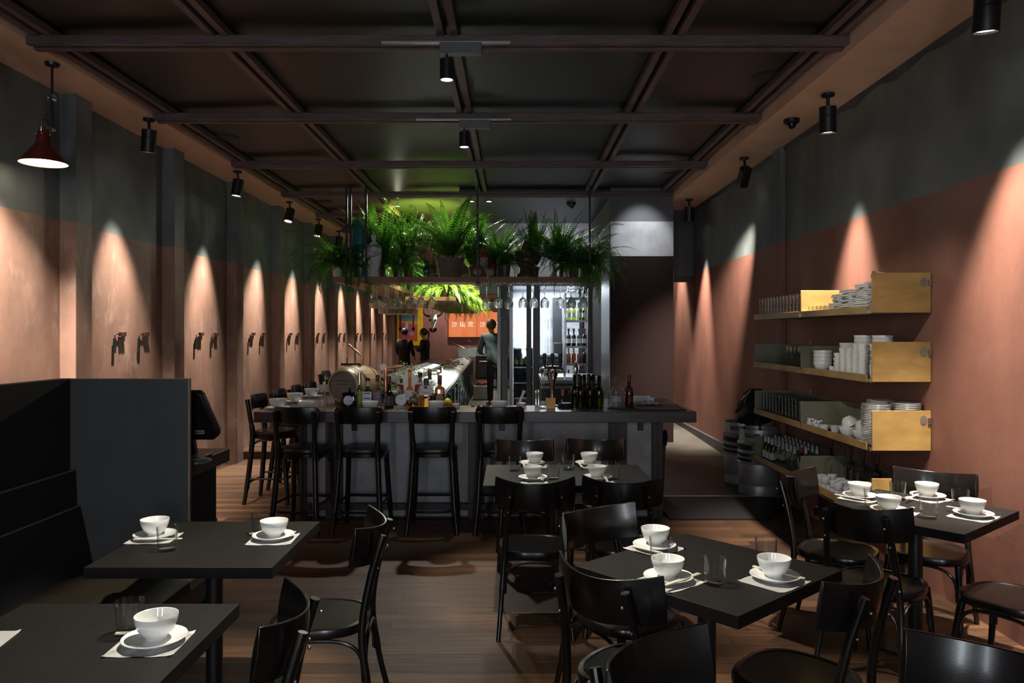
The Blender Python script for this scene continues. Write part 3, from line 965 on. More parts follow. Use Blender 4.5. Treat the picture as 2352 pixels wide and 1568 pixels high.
def table(cx, cy, rz, w, d, label, cols=((0, 0),)):
    t = thing('dining_table', label, 'table', (cx, cy, 0), R(rz), 'black pedestal tables')
    B().box((0, 0, TT - 0.0225), (w, d, 0.045)).out('table_top', 'table', t, bevel=0.0015)
    for x, y in cols:
        B().tube([(x, y, 0.012), (x, y, TT - 0.05)], 0.036, 24).out('column', 'steel_black', t)
        B().box((x, y, 0.007), (0.34, 0.34, 0.014)).lathe([(0, 0.014), (0.06, 0.014), (0.045, 0.03), (0, 0.03)], 24, c=(x, y, 0)).out('base', 'steel_black', t, bevel=0.002)
        B().box((x, y, TT - 0.05), (0.30, 0.30, 0.008)).out('bracket', 'steel_black', t)
    return t


table(0.776, 3.07, 41.8, 0.75, 0.75, 'square black table turned cornerwise in the centre foreground')
table(2.150, 4.10, 40.0, 0.745, 0.745, 'square black table turned cornerwise against the red right wall')
table(0.352, 5.10, 0.0, 1.075, 0.75, 'wide black table just in front of the bar', ((-0.06, 0.02),))
table(-1.340, 3.447, 0.0, 0.755, 0.755, 'black table by the bench, in front of the charcoal panel')
table(-1.320, 2.285, 0.0, 0.745, 0.75, 'black table by the bench in the bottom left corner')

# ------------------------------------------------------------------ bench and divider panel
bn = thing('banquette_bench', 'black banquette bench with brown seat along the left side', 'bench', (-2.0, 2.6, 0))


def rel(b, name, mat, **k):
    o = b.out(name, mat, bn, **k)
    o.location = (2.0, -2.6, 0)
    return o


rel(B().bb(-2.44, -2.385, 0.6, 4.13, 0.0, 1.44), 'back_panel', 'panel_black', bevel=0.002)
for (xa, za, xb, zb) in ((-2.355, 0.945, -2.345, 0.72), (-2.330, 0.752, -2.262, 0.44)):
    b = B()
    b.rings([[(xa - 0.022, y, za), (xa, y, za), (xb, y, zb), (xb - 0.022, y, zb)] for y in (0.6, 4.13)])
    brl = rel(b, 'back_rail', 'panel_black')
    under(rel(B().bb(xa - 0.022, xa, 0.6, 4.13, za, za + 0.003), 'rail_edge', pm('pale rail edge', (0.20, 0.20, 0.205), 0.5)), brl)  # paler strip along the top edge of the rail
b = B()
n = 40
rings = []
for i in range(n + 1):
    y = 0.6 + 3.53 * i / n
    h = 0.445 + 0.006 * math.sin(i * 2.1) + 0.004 * math.sin(i * 5.3)
    rings.append([(-2.30, y, 0.37), (-2.30, y, 0.44), (-2.1, y, h + 0.012), (-1.8, y, h + 0.014), (-1.67, y, h), (-1.64, y, 0.42), (-1.64, y, 0.37)])
b.rings(rings)
rel(b, 'seat_cushion', 'leather_brown')
rel(B().bb(-2.40, -1.70, 0.6, 4.13, 0.0, 0.37), 'base', pm('maroon bench front', (0.075, 0.028, 0.022), 0.6, 0, 0.2, 6))
dv = thing('divider_panel', 'tall charcoal divider panel with pale plywood edge at the end of the bench', 'partition', (-2.1, 4.15, 0))
B().bb(-0.34, 0.348, -0.009, 0.009, 0.0, 1.435).out('panel', 'panel_grey', dv)
B().bb(0.348, 0.356, -0.0095, 0.0095, 0.0, 1.438).bb(-0.34, 0.348, -0.0095, 0.0095, 1.435, 1.438).out('edge_band', 'edge_wood', dv)

# ------------------------------------------------------------------ reception counter and till
ds = thing('reception_counter', 'dark walnut counter behind the charcoal divider panel', 'counter', (-2.15, 4.65, 0))
B().bb(-0.35, 0.31, -0.46, 0.34, 0.855, 0.935).out('counter_top', 'walnut', ds, bevel=0.003)
B().bb(-0.30, 0.24, -0.40, 0.26, 0.05, 0.855).out('cabinet', 'panel_black', ds)
B().bb(0.24, 0.252, -0.40, 0.26, 0.05, 0.855).out('end_panel', 'black', ds)
B().bb(0.235, 0.255, 0.26, 0.275, 0.05, 0.50).out('edge_band', 'edge_wood', ds)
B().bb(-0.30, 0.23, -0.38, 0.24, 0.0, 0.05).out('plinth', 'panel_black', ds)
ps = thing('point_of_sale_terminal', 'black touch screen till seen from behind on the walnut counter', 'till', (-1.955, 4.55, 0.935))
B().box((0, 0.02, 0.012), (0.26, 0.20, 0.024)).out('base', 'black', ps, bevel=0.008)
B().lathe([(0, 0.0), (0.085, 0.0), (0.085, 0.012), (0.07, 0.02), (0, 0.02)], 24, c=(0.12, -0.10, 0)).out('puck', pm('green grey plastic', (0.10, 0.16, 0.11), 0.3, 0, 0.2, 9), ps)
b = B()
b.rings([[(-0.05, 0.05, 0.02), (0.05, 0.05, 0.02), (0.05, 0.10, 0.02), (-0.05, 0.10, 0.02)], [(-0.045, 0.0, 0.20), (0.045, 0.0, 0.20), (0.045, 0.05, 0.20), (-0.045, 0.05, 0.20)]])
b.out('stand', 'black', ps, bevel=0.004)
rt = Matrix.Rotation(R(18), 4, 'X')
b = B()
pts = [(-0.17, 0.155), (0.115, 0.155), (0.135, 0.148), (0.205, -0.10), (0.20, -0.125), (0.17, -0.15), (-0.2, -0.15)]
rings = [[Vector((x, y, z)) for x, z in pts] for y in (-0.025, 0.03)]
b.rings([[rt @ v + Vector((0.0, 0.0, 0.26)) for v in r] for r in rings])
scr = b.out('screen_housing', 'black', ps, bevel=0.012, seg=3)
stk = B().box(rt @ Vector((0.095, -0.027, -0.095)) + Vector((0, 0, 0.26)), (0.056, 0.003, 0.022), rt).out('sticker', 'label_white', scr)
B().box(rt @ Vector((0.095, -0.0295, -0.094)) + Vector((0, 0, 0.26)), (0.045, 0.002, 0.007), rt).out('print', 'ink', scr)

# ------------------------------------------------------------------ the bar
BZ = 1.01
bar = thing('bar_counter', 'long dark timber bar counter with grey front panels', 'bar counter', (-0.3, 7.0, 0))


def rb(b, name, mat, **k):
    o = b.out(name, mat, bar, **k)
    o.location = (0.3, -7.0, 0)
    return o


rb(B().prism([(-2.23, 6.60), (1.58, 6.60), (1.58, 7.95), (0.75, 7.95), (0.75, 7.17), (-1.55, 7.17), (-1.55, 20.5), (-2.23, 20.5)], BZ - 0.095, BZ), 'countertop', 'bar_wood', bevel=0.004)
rb(B().bb(-1.90, 1.33, 7.02, 7.12, 0.0, BZ - 0.097), 'carcass', 'bar_post')
rb(B().bb(-1.92, -1.80, 7.12, 20.4, 0.0, BZ - 0.097), 'side_panel', 'bar_post')
PX = [(-1.94, -1.875), (-1.70, -1.545), (-0.405, -0.262), (0.87, 1.035), (1.262, 1.36)]
for x0, x1 in PX:
    pp = rb(B().bb(x0, x1, 6.955, 7.06, 0.0, BZ - 0.095), 'post', 'bar_post', bevel=0.004)
    under(rb(B().bb((x0 + x1) / 2 - 0.004, (x0 + x1) / 2 + 0.004, 6.948, 6.956, 0.0, BZ - 0.10), 'groove', 'black'), pp)
for (a, b0), (c, d) in zip(PX[:-1], PX[1:]):
    rb(B().bb(b0, c, 6.995, 7.03, 0.02, BZ - 0.13), 'front_panel', 'bar_panel')
apr = rb(B().bb(-1.94, 1.36, 6.965, 7.03, BZ - 0.135, BZ - 0.095), 'apron', 'bar_post')
rb(B().bb(-1.90, 1.36, 6.93, 7.0, 0.085, 0.145), 'foot_rail', 'bar_post', bevel=0.003)
for x in (-1.80, -1.44, -0.10, -0.14 + 1.3):
    under(rb(B().bb(x - 0.025, x + 0.025, 6.965, 6.994, BZ - 0.21, BZ - 0.135), 'bag_hook', 'black', bevel=0.003), apr)
# back bench in front of the bottle room
bk = thing('back_bench', 'low steel bench behind the bar in front of the bottle room', 'bench', (0.85, 12.6, 0.2))
B().bb(-0.42, 0.50, -0.55, 0.55, 0.74, 0.80).out('bench_top', 'steel', bk, bevel=0.004)
B().bb(-0.42, 0.50, -0.57, -0.55, 0.62, 0.66).bb(-0.42, 0.50, -0.57, -0.55, 0.70, 0.735).out('rail', 'chrome', bk)
B().bb(-0.40, 0.50, -0.45, 0.55, 0.0, 0.74).out('cabinet', 'black', bk)
# ------------------------------------------------------------------ tableware
def lathe_obj(name, prof, mat, seg=36, sharp=40):
    return B().lathe(prof, seg).out(name, mat, sharp=sharp)


bowl = lathe_obj('rice_bowl', [(0, 0.006), (0.026, 0.006), (0.027, 0.0), (0.031, 0.0), (0.032, 0.008), (0.040, 0.014), (0.052, 0.030), (0.0595, 0.050), (0.063, 0.070), (0.0625, 0.0715), (0.0605, 0.070), (0.057, 0.050), (0.049, 0.031), (0.036, 0.018), (0.02, 0.013), (0, 0.012)], 'white')
plate = lathe_obj('side_plate', [(0, 0.003), (0.050, 0.003), (0.052, 0.0), (0.056, 0.0), (0.060, 0.005), (0.090, 0.0165), (0.0935, 0.0185), (0.0925, 0.0200), (0.086, 0.0185), (0.064, 0.0105), (0.055, 0.0085), (0, 0.0085)], 'white')
gl = lathe_obj('water_tumbler', [(0, 0.0), (0.0345, 0.0), (0.0375, 0.003), (0.0400, 0.04), (0.0435, 0.100), (0.0433, 0.1015), (0.0420, 0.1010), (0.0385, 0.04), (0.0355, 0.012), (0.030, 0.010), (0, 0.010)], 'glass', 40)
tag(bowl, 'x', 'bowl'); tag(plate, 'x', 'plate'); tag(gl, 'x', 'glass')
b = B()
n = 12
vs = [[b.bm.verts.new((-0.1 + 0.2 * i / n, -0.1 + 0.2 * j / n, 0.0025 + 0.0012 * math.sin(i * 1.3) * math.sin(j * 0.9 + 1) + (0.004 if (i in (0, n) and j in (0, n)) else 0))) for j in range(n + 1)] for i in range(n + 1)]
fs = [b.bm.faces.new((vs[i][j], vs[i + 1][j], vs[i + 1][j + 1], vs[i][j + 1])) for i in range(n) for j in range(n)]
bmesh.ops.solidify(b.bm, geom=fs, thickness=0.0022)
nap = b.out('napkin', 'paper')
tag(nap, 'x', 'napkin')
b = B()
b.rings([[(-0.105, -0.003, 0), (-0.105, 0.003, 0), (-0.105, 0.003, 0.006), (-0.105, -0.003, 0.006)], [(0.105, -0.0022, 0.001), (0.105, 0.0022, 0.001), (0.105, 0.0022, 0.005), (0.105, -0.0022, 0.005)]])
stick = b.out('chopstick', 'chop', bevel=0.0008)
tag(stick, 'x', 'chopstick')
BOWL, PLATE, GLASS, NAP, STICK = (Proto(x) for x in (bowl, plate, gl, nap, stick))
sp_ = thing('soup_spoon', 'x', 'spoon')


def setting(where, tab, plate_px, bowl_off=(0, 0), nap_deg=0, nap_off=(0, 0), sticks=None, z=TT, sz=0.022, bs=1.0, nsc=(1, 0.95, 1)):
    p = G(plate_px[0], plate_px[1], z)
    w = ' %s of the %s' % (where, tab)
    if nap_deg is not None:
        NAP.put((p.x + nap_off[0], p.y + nap_off[1], z), R(nap_deg), 'white paper napkin under the plate,' + w, 'white paper napkins', nsc)
    PLATE.put((p.x, p.y, z + 0.0045), 0.3, 'white side plate under a bowl,' + w, 'white side plates')
    BOWL.put((p.x + bowl_off[0], p.y + bowl_off[1], z + 0.013), 0.2, 'white rice bowl on a plate,' + w, 'white rice bowls on the tables', bs)
    if sticks:
        a, c = G(sticks[0][0], sticks[0][1], z + sz), G(sticks[1][0], sticks[1][1], z + sz)
        d = c - a
        ang = math.atan2(d.y, d.x)
        m = (a + c) / 2
        nrm = Vector((-math.sin(ang), math.cos(ang), 0)) * 0.0042
        for s in (-1, 1):
            STICK.put((m.x + nrm.x * s, m.y + nrm.y * s, z + sz), ang + s * 0.006, 'pale wooden chopstick beside its twin,' + w, 'chopsticks' + w)


def glass_at(px, py, lab, z=TT, s=1.0):
    p = G(px, py, z)
    GLASS.put((p.x, p.y, z), random.random(), lab, 'clear water tumblers on the tables', s)


T1, T2, T3, T4, T5 = 'cornerwise centre table', 'cornerwise right table', 'table before the bar', 'farther bench table', 'nearest bench table'
setting('near left corner', T1, (1535, 1334), (0, 0.01), 38, (0.0, -0.01), ((1516, 1350), (1617, 1314)))
setting('far left corner', T1, (1503, 1260), (0.01, 0.03), 42, (0, 0), ((1444, 1253), (1560, 1281)))
setting('right corner', T1, (1780, 1332), (0, 0.01), -50 + 90, (-0.01, -0.02), ((1718, 1299), (1861, 1333)))
glass_at(1516, 1290, 'clear tumbler before the far left bowl of the ' + T1)
glass_at(1642, 1341, 'clear tumbler standing alone in the middle of the ' + T1)
glass_at(1760, 1293, 'clear tumbler behind the right bowl of the ' + T1)
setting('far left corner', T2, (1976, 1144), (0, 0.01), 40, (0, -0.01), ((1926, 1138), (1990, 1150)))
setting('near left corner', T2, (2043, 1177), (0, 0.01), 42, (0.01, -0.02), ((2062, 1180), (2098, 1166)))
setting('far right corner', T2, (2131, 1144), (0, 0.01), 30, (-0.01, -0.02), ((2082, 1147), (2112, 1134)))
setting('near right corner', T2, (2236, 1186), (0, 0.01), 40, (-0.01, -0.01), ((2161, 1162), (2293, 1182)))
glass_at(2004, 1166, 'clear tumbler between the two left bowls of the ' + T2)
glass_at(2062, 1147, 'clear tumbler at the far corner of the ' + T2)
glass_at(2133, 1189, 'clear tumbler in the middle front of the ' + T2)
glass_at(2206, 1167, 'clear tumbler behind the near right bowl of the ' + T2)
setting('far left seat', T3, (1222, 1068), (0.02, 0.02), 2, (0.02, -0.05), ((1198, 1058), (1208, 1078)), nsc=(0.85, 0.85, 1))
setting('far right seat', T3, (1351, 1068), (0.01, 0.02), 4, (0.02, -0.05), ((1326, 1058), (1340, 1078)), nsc=(0.85, 0.85, 1))
setting('near left seat', T3, (1224, 1102), (0, 0.02), 2, (0.005, -0.05), ((1244, 1086), (1246, 1108)), nsc=(0.85, 0.85, 1))
setting('near right seat', T3, (1372, 1101), (0, 0.02), 8, (0.005, -0.05), ((1389, 1094), (1396, 1108)), nsc=(0.85, 0.85, 1))
glass_at(1182, 1081, 'clear tumbler at the left end of the ' + T3)
glass_at(1305, 1078, 'clear tumbler between the two far bowls of the ' + T3)
glass_at(1271, 1100, 'clear tumbler between the two near bowls of the ' + T3)
glass_at(1409, 1100, 'clear tumbler at the right end of the ' + T3)
setting('bench side', T4, (356, 1236), (-0.01, 0.02), 3, (0.0, -0.01), ((291, 1240), (434, 1238)))
setting('aisle side', T4, (628, 1238), (0, 0.01), 2, (0, -0.01), ((559, 1227), (693, 1222)), sz=0.004)
glass_at(384, 1263, 'clear tumbler in front of the bowl at the bench side of the ' + T4)
glass_at(600, 1226, 'clear tumbler behind the bowl at the aisle side of the ' + T4)
setting('aisle side', T5, (355, 1478), (0, 0.012), 2, (-0.01, -0.005), ((245, 1457), (446, 1451)), sz=0.004)
glass_at(297, 1452, 'clear tumbler behind the bowl on the ' + T5)
p = G(-40, 1482, TT)
NAP.put((p.x - 0.04, p.y, TT), R(8), 'white paper napkin cut by the left edge on the ' + T5, 'white paper napkins')
for s in (-1, 1):
    STICK.put((p.x - 0.045, p.y - 0.055 + s * 0.006, TT + 0.006), 0.02, 'pale chopstick beside its twin at the left edge of the ' + T5, 'chopsticks at the left edge')
bpy.data.objects.remove(sp_)

# places laid along the bar
BB = [((638, 940), 'nearest'), ((677, 925), 'second'), ((716, 913), 'third'), ((742, 903), 'fourth')]
for (px, py), nm in BB:
    q = G(px, py, BZ)
    PLATE.put((q.x, q.y, BZ), 0, 'white plate under the %s bowl along the left arm of the bar' % nm, 'white plates along the bar', 1.15)
    BOWL.put((q.x, q.y, BZ + 0.01), 0, 'white bowl, %s along the left arm of the bar' % nm, 'white bowls along the bar', 1.2)
q = G(634, 945, BZ)
for s in (-1, 1):
    STICK.put((q.x - 0.02, q.y - 0.03 + s * 0.006, BZ), 0.05, 'pale chopstick beside its twin on the left end of the bar', 'chopsticks on the bar')
for px, py, lab in ((700, 944, 'small white bowl in front of the leftmost stool'), (848, 944, 'pale bowl behind the second stool back'), (1001, 944, 'pale bowl behind the third stool back'), (1146, 944, 'pale bowl behind the fourth stool back')):
    q = G(px, py, BZ)
    BOWL.put((q.x, max(q.y, 6.68), BZ), 0, lab + ' on the bar', 'white bowls along the bar', 1.15)
for px, py, lab in ((663, 938, 'beside the nearest bowl on the left arm'), (702, 925, 'beside the second bowl on the left arm'), (738, 916, 'beside the third bowl on the left arm'), (740, 943, 'behind the first stool on the front'),
                    (872, 944, 'before the dark rum bottle on the front')):
    q = G(px, py, BZ)
    GLASS.put((q.x, max(q.y, 6.66), BZ), 0, 'clear tumbler %s of the bar' % lab, 'clear tumblers on the bar', 1.0)
# ------------------------------------------------------------------ bottles and things on the bar
def bottle(name, label, loc, Rr, H, neck=0.30, neckR=0.013, mat='glass', lab=None, cap=None, square=False, shoulder=0.12, group=None, seal=None):
    """lathed (or squared) bottle with its own label and stopper; lab=(material, z0, z1, kind)"""
    t = thing(name, label, 'bottle', loc, 0, group)
    zs = H * (1 - neck) - H * shoulder
    prof = [(0, 0.004), (Rr * 0.75, 0.0), (Rr * 0.95, 0.002), (Rr, 0.010), (Rr, zs)]
    for i in range(1, 7):
        a = i / 6 * PI / 2
        prof.append((neckR + (Rr - neckR) * math.cos(a) ** 1.2, zs + H * shoulder * math.sin(a)))
    prof += [(neckR, H * 0.93), (neckR * 1.18, H * 0.935), (neckR * 1.18, H * 0.965), (neckR, H * 0.97), (neckR * 0.7, H * 0.97)]
    b = B()
    if square:
        rings = []
        for r, z in prof:
            k = max(0.0, min(1.0, (r - neckR) / (Rr - neckR)))
            ring = []
            for i in range(28):
                a = 2 * PI * i / 28
                e = 2.0 + 5.0 * k
                ca, sa = math.cos(a), math.sin(a)
                r2 = r / ((abs(ca) ** e + abs(sa) ** e) ** (1 / e))
                ring.append((r2 * ca, r2 * sa * 0.72, z))
            rings.append(ring)
        b.rings(rings)
    else:
        b.lathe(prof, 24)
    body = b.out('bottle_body', mat, t)
    if lab:
        m, z0, z1, kind = lab
        dy = Rr * (0.72 if square else 1.0)
        if kind == 'round':
            B().lathe([(0, 0), ((z1 - z0) / 2, 0), ((z1 - z0) / 2, 0.0025), (0, 0.0025)], 28, mat=Matrix.Rotation(R(90), 4, 'X'), c=(0, -dy - 0.001, (z0 + z1) / 2)).out('label', m, body)
        elif kind == 'flat':
            B().box((0, -dy - 0.0012, (z0 + z1) / 2), (Rr * 1.85, 0.002, z1 - z0)).out('label', m, body)
        else:
            B().rings([[((Rr + 0.0008) * math.cos(2 * PI * i / 32), (Rr + 0.0008) * math.sin(2 * PI * i / 32), z) for i in range(32)] for z in (z0, z1)], False, False).out('label', m, body)
    if cap:
        m, h = cap
        B().lathe([(0, H * 0.97 - h), (neckR * 1.25, H * 0.97 - h), (neckR * 1.28, H), (neckR * 1.1, H + 0.002), (0, H + 0.002)], 18).out('stopper', m, t)
    if seal:
        B().lathe([(neckR * 1.12, H * 0.72), (neckR * 1.16, H * 0.72), (neckR * 1.16, H * 0.94), (neckR * 1.12, H * 0.94)], 16).out('seal', seal, body)
    t['body'] = body.name
    return t


BY = 6.93


def on_bar(px, y=BY):
    return ((px - CX) * y / LENS_PX, y, BZ)


bt = bottle('gin_bottle', 'squat black bottle with a silver round label before the barrel', on_bar(803), 0.076, 0.185, 0.22, 0.012, 'glass_dark', ('label_grey', 0.028, 0.115, 'round'), ('black', 0.02), True)
B().box((0, -0.062, 0.015), (0.002, 0.002, 0.028)).out('label_ribbon', 'label_grey', bpy.data.objects[bt['body']])
sg = thing('table_sign', 'small pale lettered plaque lying at the foot of the squat black bottle', 'sign', (on_bar(801)[0], 6.74, BZ))
B().box((0, 0, 0.011), (0.17, 0.012, 0.022)).out('plaque', 'label_grey', sg)
B().bb(-0.055, 0.055, -0.0075, -0.006, 0.008, 0.014).out('print', 'ink', sg)
bottle('liqueur_bottle', 'tall slim yellow green bottle with a metal collar before the barrel', on_bar(826), 0.031, 0.318, 0.42, 0.013, 'glass_lime', ('label_green', 0.03, 0.15, 'band'), ('chrome', 0.10), False, 0.06)
bt = bottle('whiskey_bottle', 'green bottle with a grey lettered label and foil neck', on_bar(845), 0.044, 0.272, 0.36, 0.016, 'glass_bright', ('label_grey', 0.05, 0.15, 'flat'), ('black', 0.02), False, 0.16, None, 'label_grey')
for z in (0.066, 0.09, 0.135):
    B().box((0, -0.0465, z), (0.06, 0.001, 0.008)).out('print', 'ink', bpy.data.objects[bt['body']])
bottle('vodka_bottle', 'purple grey bottle with a dark red stopper', on_bar(867, 6.9), 0.038, 0.300, 0.40, 0.014, 'glass', ('label_purple', 0.01, 0.145, 'band'), ('wax_red', 0.055), False, 0.08)
bt = bottle('rum_bottle', 'dark rum bottle with a purple capsule and a bulging shoulder', on_bar(893, 6.88), 0.045, 0.292, 0.46, 0.016, 'glass_dark', ('label_dark', 0.03, 0.11, 'band'), ('wax_red', 0.06), False, 0.20)
bottle('clear_spirit_bottle', 'square clear bottle with a grey oval label', on_bar(922), 0.052, 0.262, 0.40, 0.011, 'glass', ('label_grey', 0.025, 0.125, 'round'), ('label_dark', 0.03), True, 0.06)
bottle('cognac_bottle', 'tall amber bottle with a pale green label and long neck', on_bar(941, 6.97), 0.040, 0.345, 0.44, 0.014, 'glass_amber', ('label_white', 0.07, 0.16, 'flat'), ('cork', 0.012), False, 0.22)
bt = bottle('small_amber_bottle', 'short amber bottle with a dark label in front of the cognac bottle', on_bar(951, 6.82), 0.040, 0.150, 0.22, 0.014, 'glass_amber', ('label_dark', 0.06, 0.112, 'flat'), ('cork', 0.01), True)
text('FKK', 0.024, 'ink_white', bpy.data.objects[bt['body']], (0, -0.0315, 0.086), (R(90), 0, 0))
bottle('slim_spirit_bottle', 'slender pale bottle with a lilac neck wrap', on_bar(965, 7.0), 0.030, 0.315, 0.40, 0.014, 'glass', ('label_white', 0.02, 0.12, 'band'), ('black', 0.03), False, 0.1, None, 'label_purple')
bt = bottle('gin_square_bottle', 'wide clear bottle with a large pale lettered label and amber liquid', on_bar(979, 6.90), 0.058, 0.268, 0.28, 0.018, 'glass_amber', ('label_white', 0.12, 0.205, 'flat'), ('label_dark', 0.055), True, 0.08)
text('A K R A', 0.020, 'ink', bpy.data.objects[bt['body']], (0, -0.0445, 0.142), (R(90), 0, 0))
B().lathe([(0.010, 0), (0.014, 0), (0.014, 0.001), (0.010, 0.001)], 24, c=(0, -0.0435, 0.19), mat=Matrix.Rotation(R(90), 4, 'X')).out('emblem', 'ink', bpy.data.objects[bt['body']])
B().lathe([(0, 0), (0.010, 0), (0.010, 0.001), (0, 0.001)], 20, c=(0.028, -0.0435, 0.098), mat=Matrix.Rotation(R(90), 4, 'X')).out('seal_sticker', 'label_white', bpy.data.objects[bt['body']])
bottle('back_spirit_bottle', 'dark necked bottle behind the wide pale label bottle', on_bar(987, 7.06), 0.036, 0.345, 0.40, 0.015, 'glass', None, ('cork', 0.02), False, 0.14, None, 'label_dark')
bt = bottle('bourbon_bottle', 'dark amber bottle with an oval brown label and cork stopper', on_bar(1010, 6.92), 0.043, 0.295, 0.34, 0.017, 'glass_brown', None, ('cork', 0.022), True, 0.10, None, 'label_dark')
B().lathe([(0, 0), (0.034, 0), (0.034, 0.002), (0, 0.002)], 28, c=(0, -0.033, 0.085), sy=1.4, mat=Matrix.Rotation(R(90), 4, 'X')).out('label', 'label_dark', bpy.data.objects[bt['body']])
B().lathe([(0.030, 0), (0.032, 0), (0.032, 0.001), (0.030, 0.001)], 28, c=(0, -0.0352, 0.085), sy=1.4, mat=Matrix.Rotation(R(90), 4, 'X')).out('label_border', 'cork', bpy.data.objects[bt['body']])
B().ball((0, -0.035, 0.078), 0.008, 8, (1, 0.2, 1.3)).out('emblem', 'cork', bpy.data.objects[bt['body']])

# lemon in a copper cup, juice glass, little candles
cu = lathe_obj('copper_cup', [(0, 0.0), (0.032, 0), (0.036, 0.055), (0.034, 0.056), (0.030, 0.006), (0, 0.005)], 'copper')
tag(cu, 'small copper cup holding a lemon beside the oval label bottle', 'cup'); cu.location = on_bar(1028, 6.86)
lm = B().ball((0, 0, 0), 0.034, 18, (1, 1, 0.92)).lathe([(0, 0.027), (0.008, 0.028), (0.005, 0.036), (0, 0.037)], 10).out('lemon', 'lemon')
tag(lm, 'yellow lemon sitting in the copper cup on the bar', 'lemon'); lm.location = Vector(on_bar(1028, 6.86)) + Vector((0, 0, 0.062))
jt = thing('cocktail_glass', 'short glass of white drink beside the lemon', 'glass', on_bar(1047, 6.86))
B().lathe([(0, 0), (0.034, 0), (0.043, 0.075), (0.041, 0.075), (0.033, 0.008), (0, 0.007)], 28).out('tumbler', 'glass', jt)
B().lathe([(0, 0.008), (0.032, 0.009), (0.037, 0.045), (0, 0.046)], 24).out('drink', 'white', jt)
for i, px in enumerate((1086, 1099, 1112, 1121)):
    k = thing('tea_light', 'tiny red tea light in clear cup in the row behind the fourth stool', 'candle', on_bar(px, 7.05), 0, 'red tea lights on the bar')
    B().lathe([(0, 0), (0.016, 0), (0.016, 0.012), (0, 0.012)], 16).out('candle', 'red', k)
    B().lathe([(0.017, 0), (0.019, 0), (0.021, 0.04), (0.019, 0.04)], 16).out('cup', 'glass', k)
mo = thing('scoop_jar', 'short glass jar of white sugar with a white scoop leaning out', 'jar', on_bar(1197, 6.98))
B().lathe([(0, 0), (0.046, 0), (0.052, 0.085), (0.049, 0.085), (0.044, 0.008), (0, 0.007)], 28).out('jar', 'glass', mo)
B().lathe([(0, 0.008), (0.043, 0.009), (0.046, 0.04), (0, 0.045)], 20).out('sugar', 'white', mo)
B().tube([(-0.02, 0, 0.03), (0.02, 0, 0.13), (0.028, 0, 0.15)], [0.010, 0.012, 0.016], 10).out('scoop', 'white', mo)
for px, h in ((1231, 0.155), (1237, 0.165)):
    s = thing('muddler', 'polished steel muddler standing on the bar, %s' % ('left of two' if px < 1234 else 'right of two'), 'muddler', on_bar(px, 7.02 if px < 1234 else 6.97), 0, 'steel muddlers')
    B().lathe([(0, 0), (0.011, 0), (0.012, 0.03), (0.009, 0.05), (0.0105, h * 0.8), (0.012, h * 0.9), (0.008, h), (0, h)], 16).out('shaft', 'chrome', s)
bottle('water_bottle', 'clear glass bottle standing behind the steel muddlers', on_bar(1247, 7.05), 0.029, 0.215, 0.36, 0.010, 'glass', ('label_white', 0.02, 0.05, 'band'), None, False, 0.15)
vt = thing('amber_tumbler', 'amber frosted tumbler glowing in front of the beer tap', 'tumbler', on_bar(1265, 6.90))
b = B()
b.rings([[(x * k, y * k, z) for x, y in ((-.042, -.042), (.042, -.042), (.042, .042), (-.042, .042))] for k, z in ((0.92, 0.0), (1.0, 0.09), (0.94, 0.09), (0.88, 0.006))])
b.out('cup', 'amber_wax', vt, bevel=0.008)
cd = thing('napkin_caddy', 'low black caddy holding a pale straw beside the wine bottles', 'caddy', on_bar(1299, 6.96))
B().lathe([(0, 0), (0.07, 0), (0.076, 0.006), (0.062, 0.040), (0.058, 0.040), (0.064, 0.010), (0, 0.008)], 24).out('tray', 'black', cd)
B().tube([(-0.03, 0, 0.01), (-0.034, 0, 0.075)], 0.004, 8).out('straw', 'white', cd)
B().box((0.01, 0, 0.042), (0.075, 0.05, 0.006)).out('napkin', 'label_grey', cd)

# beer tap
tp = thing('beer_tap', 'polished steel beer tap font with black handles behind the amber tumbler', 'beer tap', (0.365, 7.10, BZ))
tp.scale = (1.25, 1.25, 1.08)
B().lathe([(0, 0), (0.05, 0), (0.05, 0.008), (0.020, 0.014), (0.015, 0.05), (0.015, 0.12), (0.022, 0.20), (0.040, 0.27), (0.046, 0.30), (0, 0.30)], 28).out('column', 'chrome', tp)
B().lathe([(0, 0.285), (0.052, 0.287), (0.078, 0.298), (0.080, 0.322), (0.055, 0.342), (0, 0.346)], 30, sx=1.2).out('head', 'chrome', tp)
for x in (-0.058, 0.0, 0.058):
    hd = B().lathe([(0, 0.325), (0.008, 0.325), (0.007, 0.36), (0.012, 0.375), (0.015, 0.44), (0.012, 0.452), (0, 0.454)], 14, c=(x, -0.02, 0)).out('tap_handle', 'black', tp)
    B().tube([(x, -0.06, 0.31), (x * 1.35, -0.11, 0.305), (x * 1.42, -0.125, 0.28), (x * 1.42, -0.125, 0.235)], [0.009, 0.009, 0.008, 0.006], 10).out('spout', 'chrome', tp)

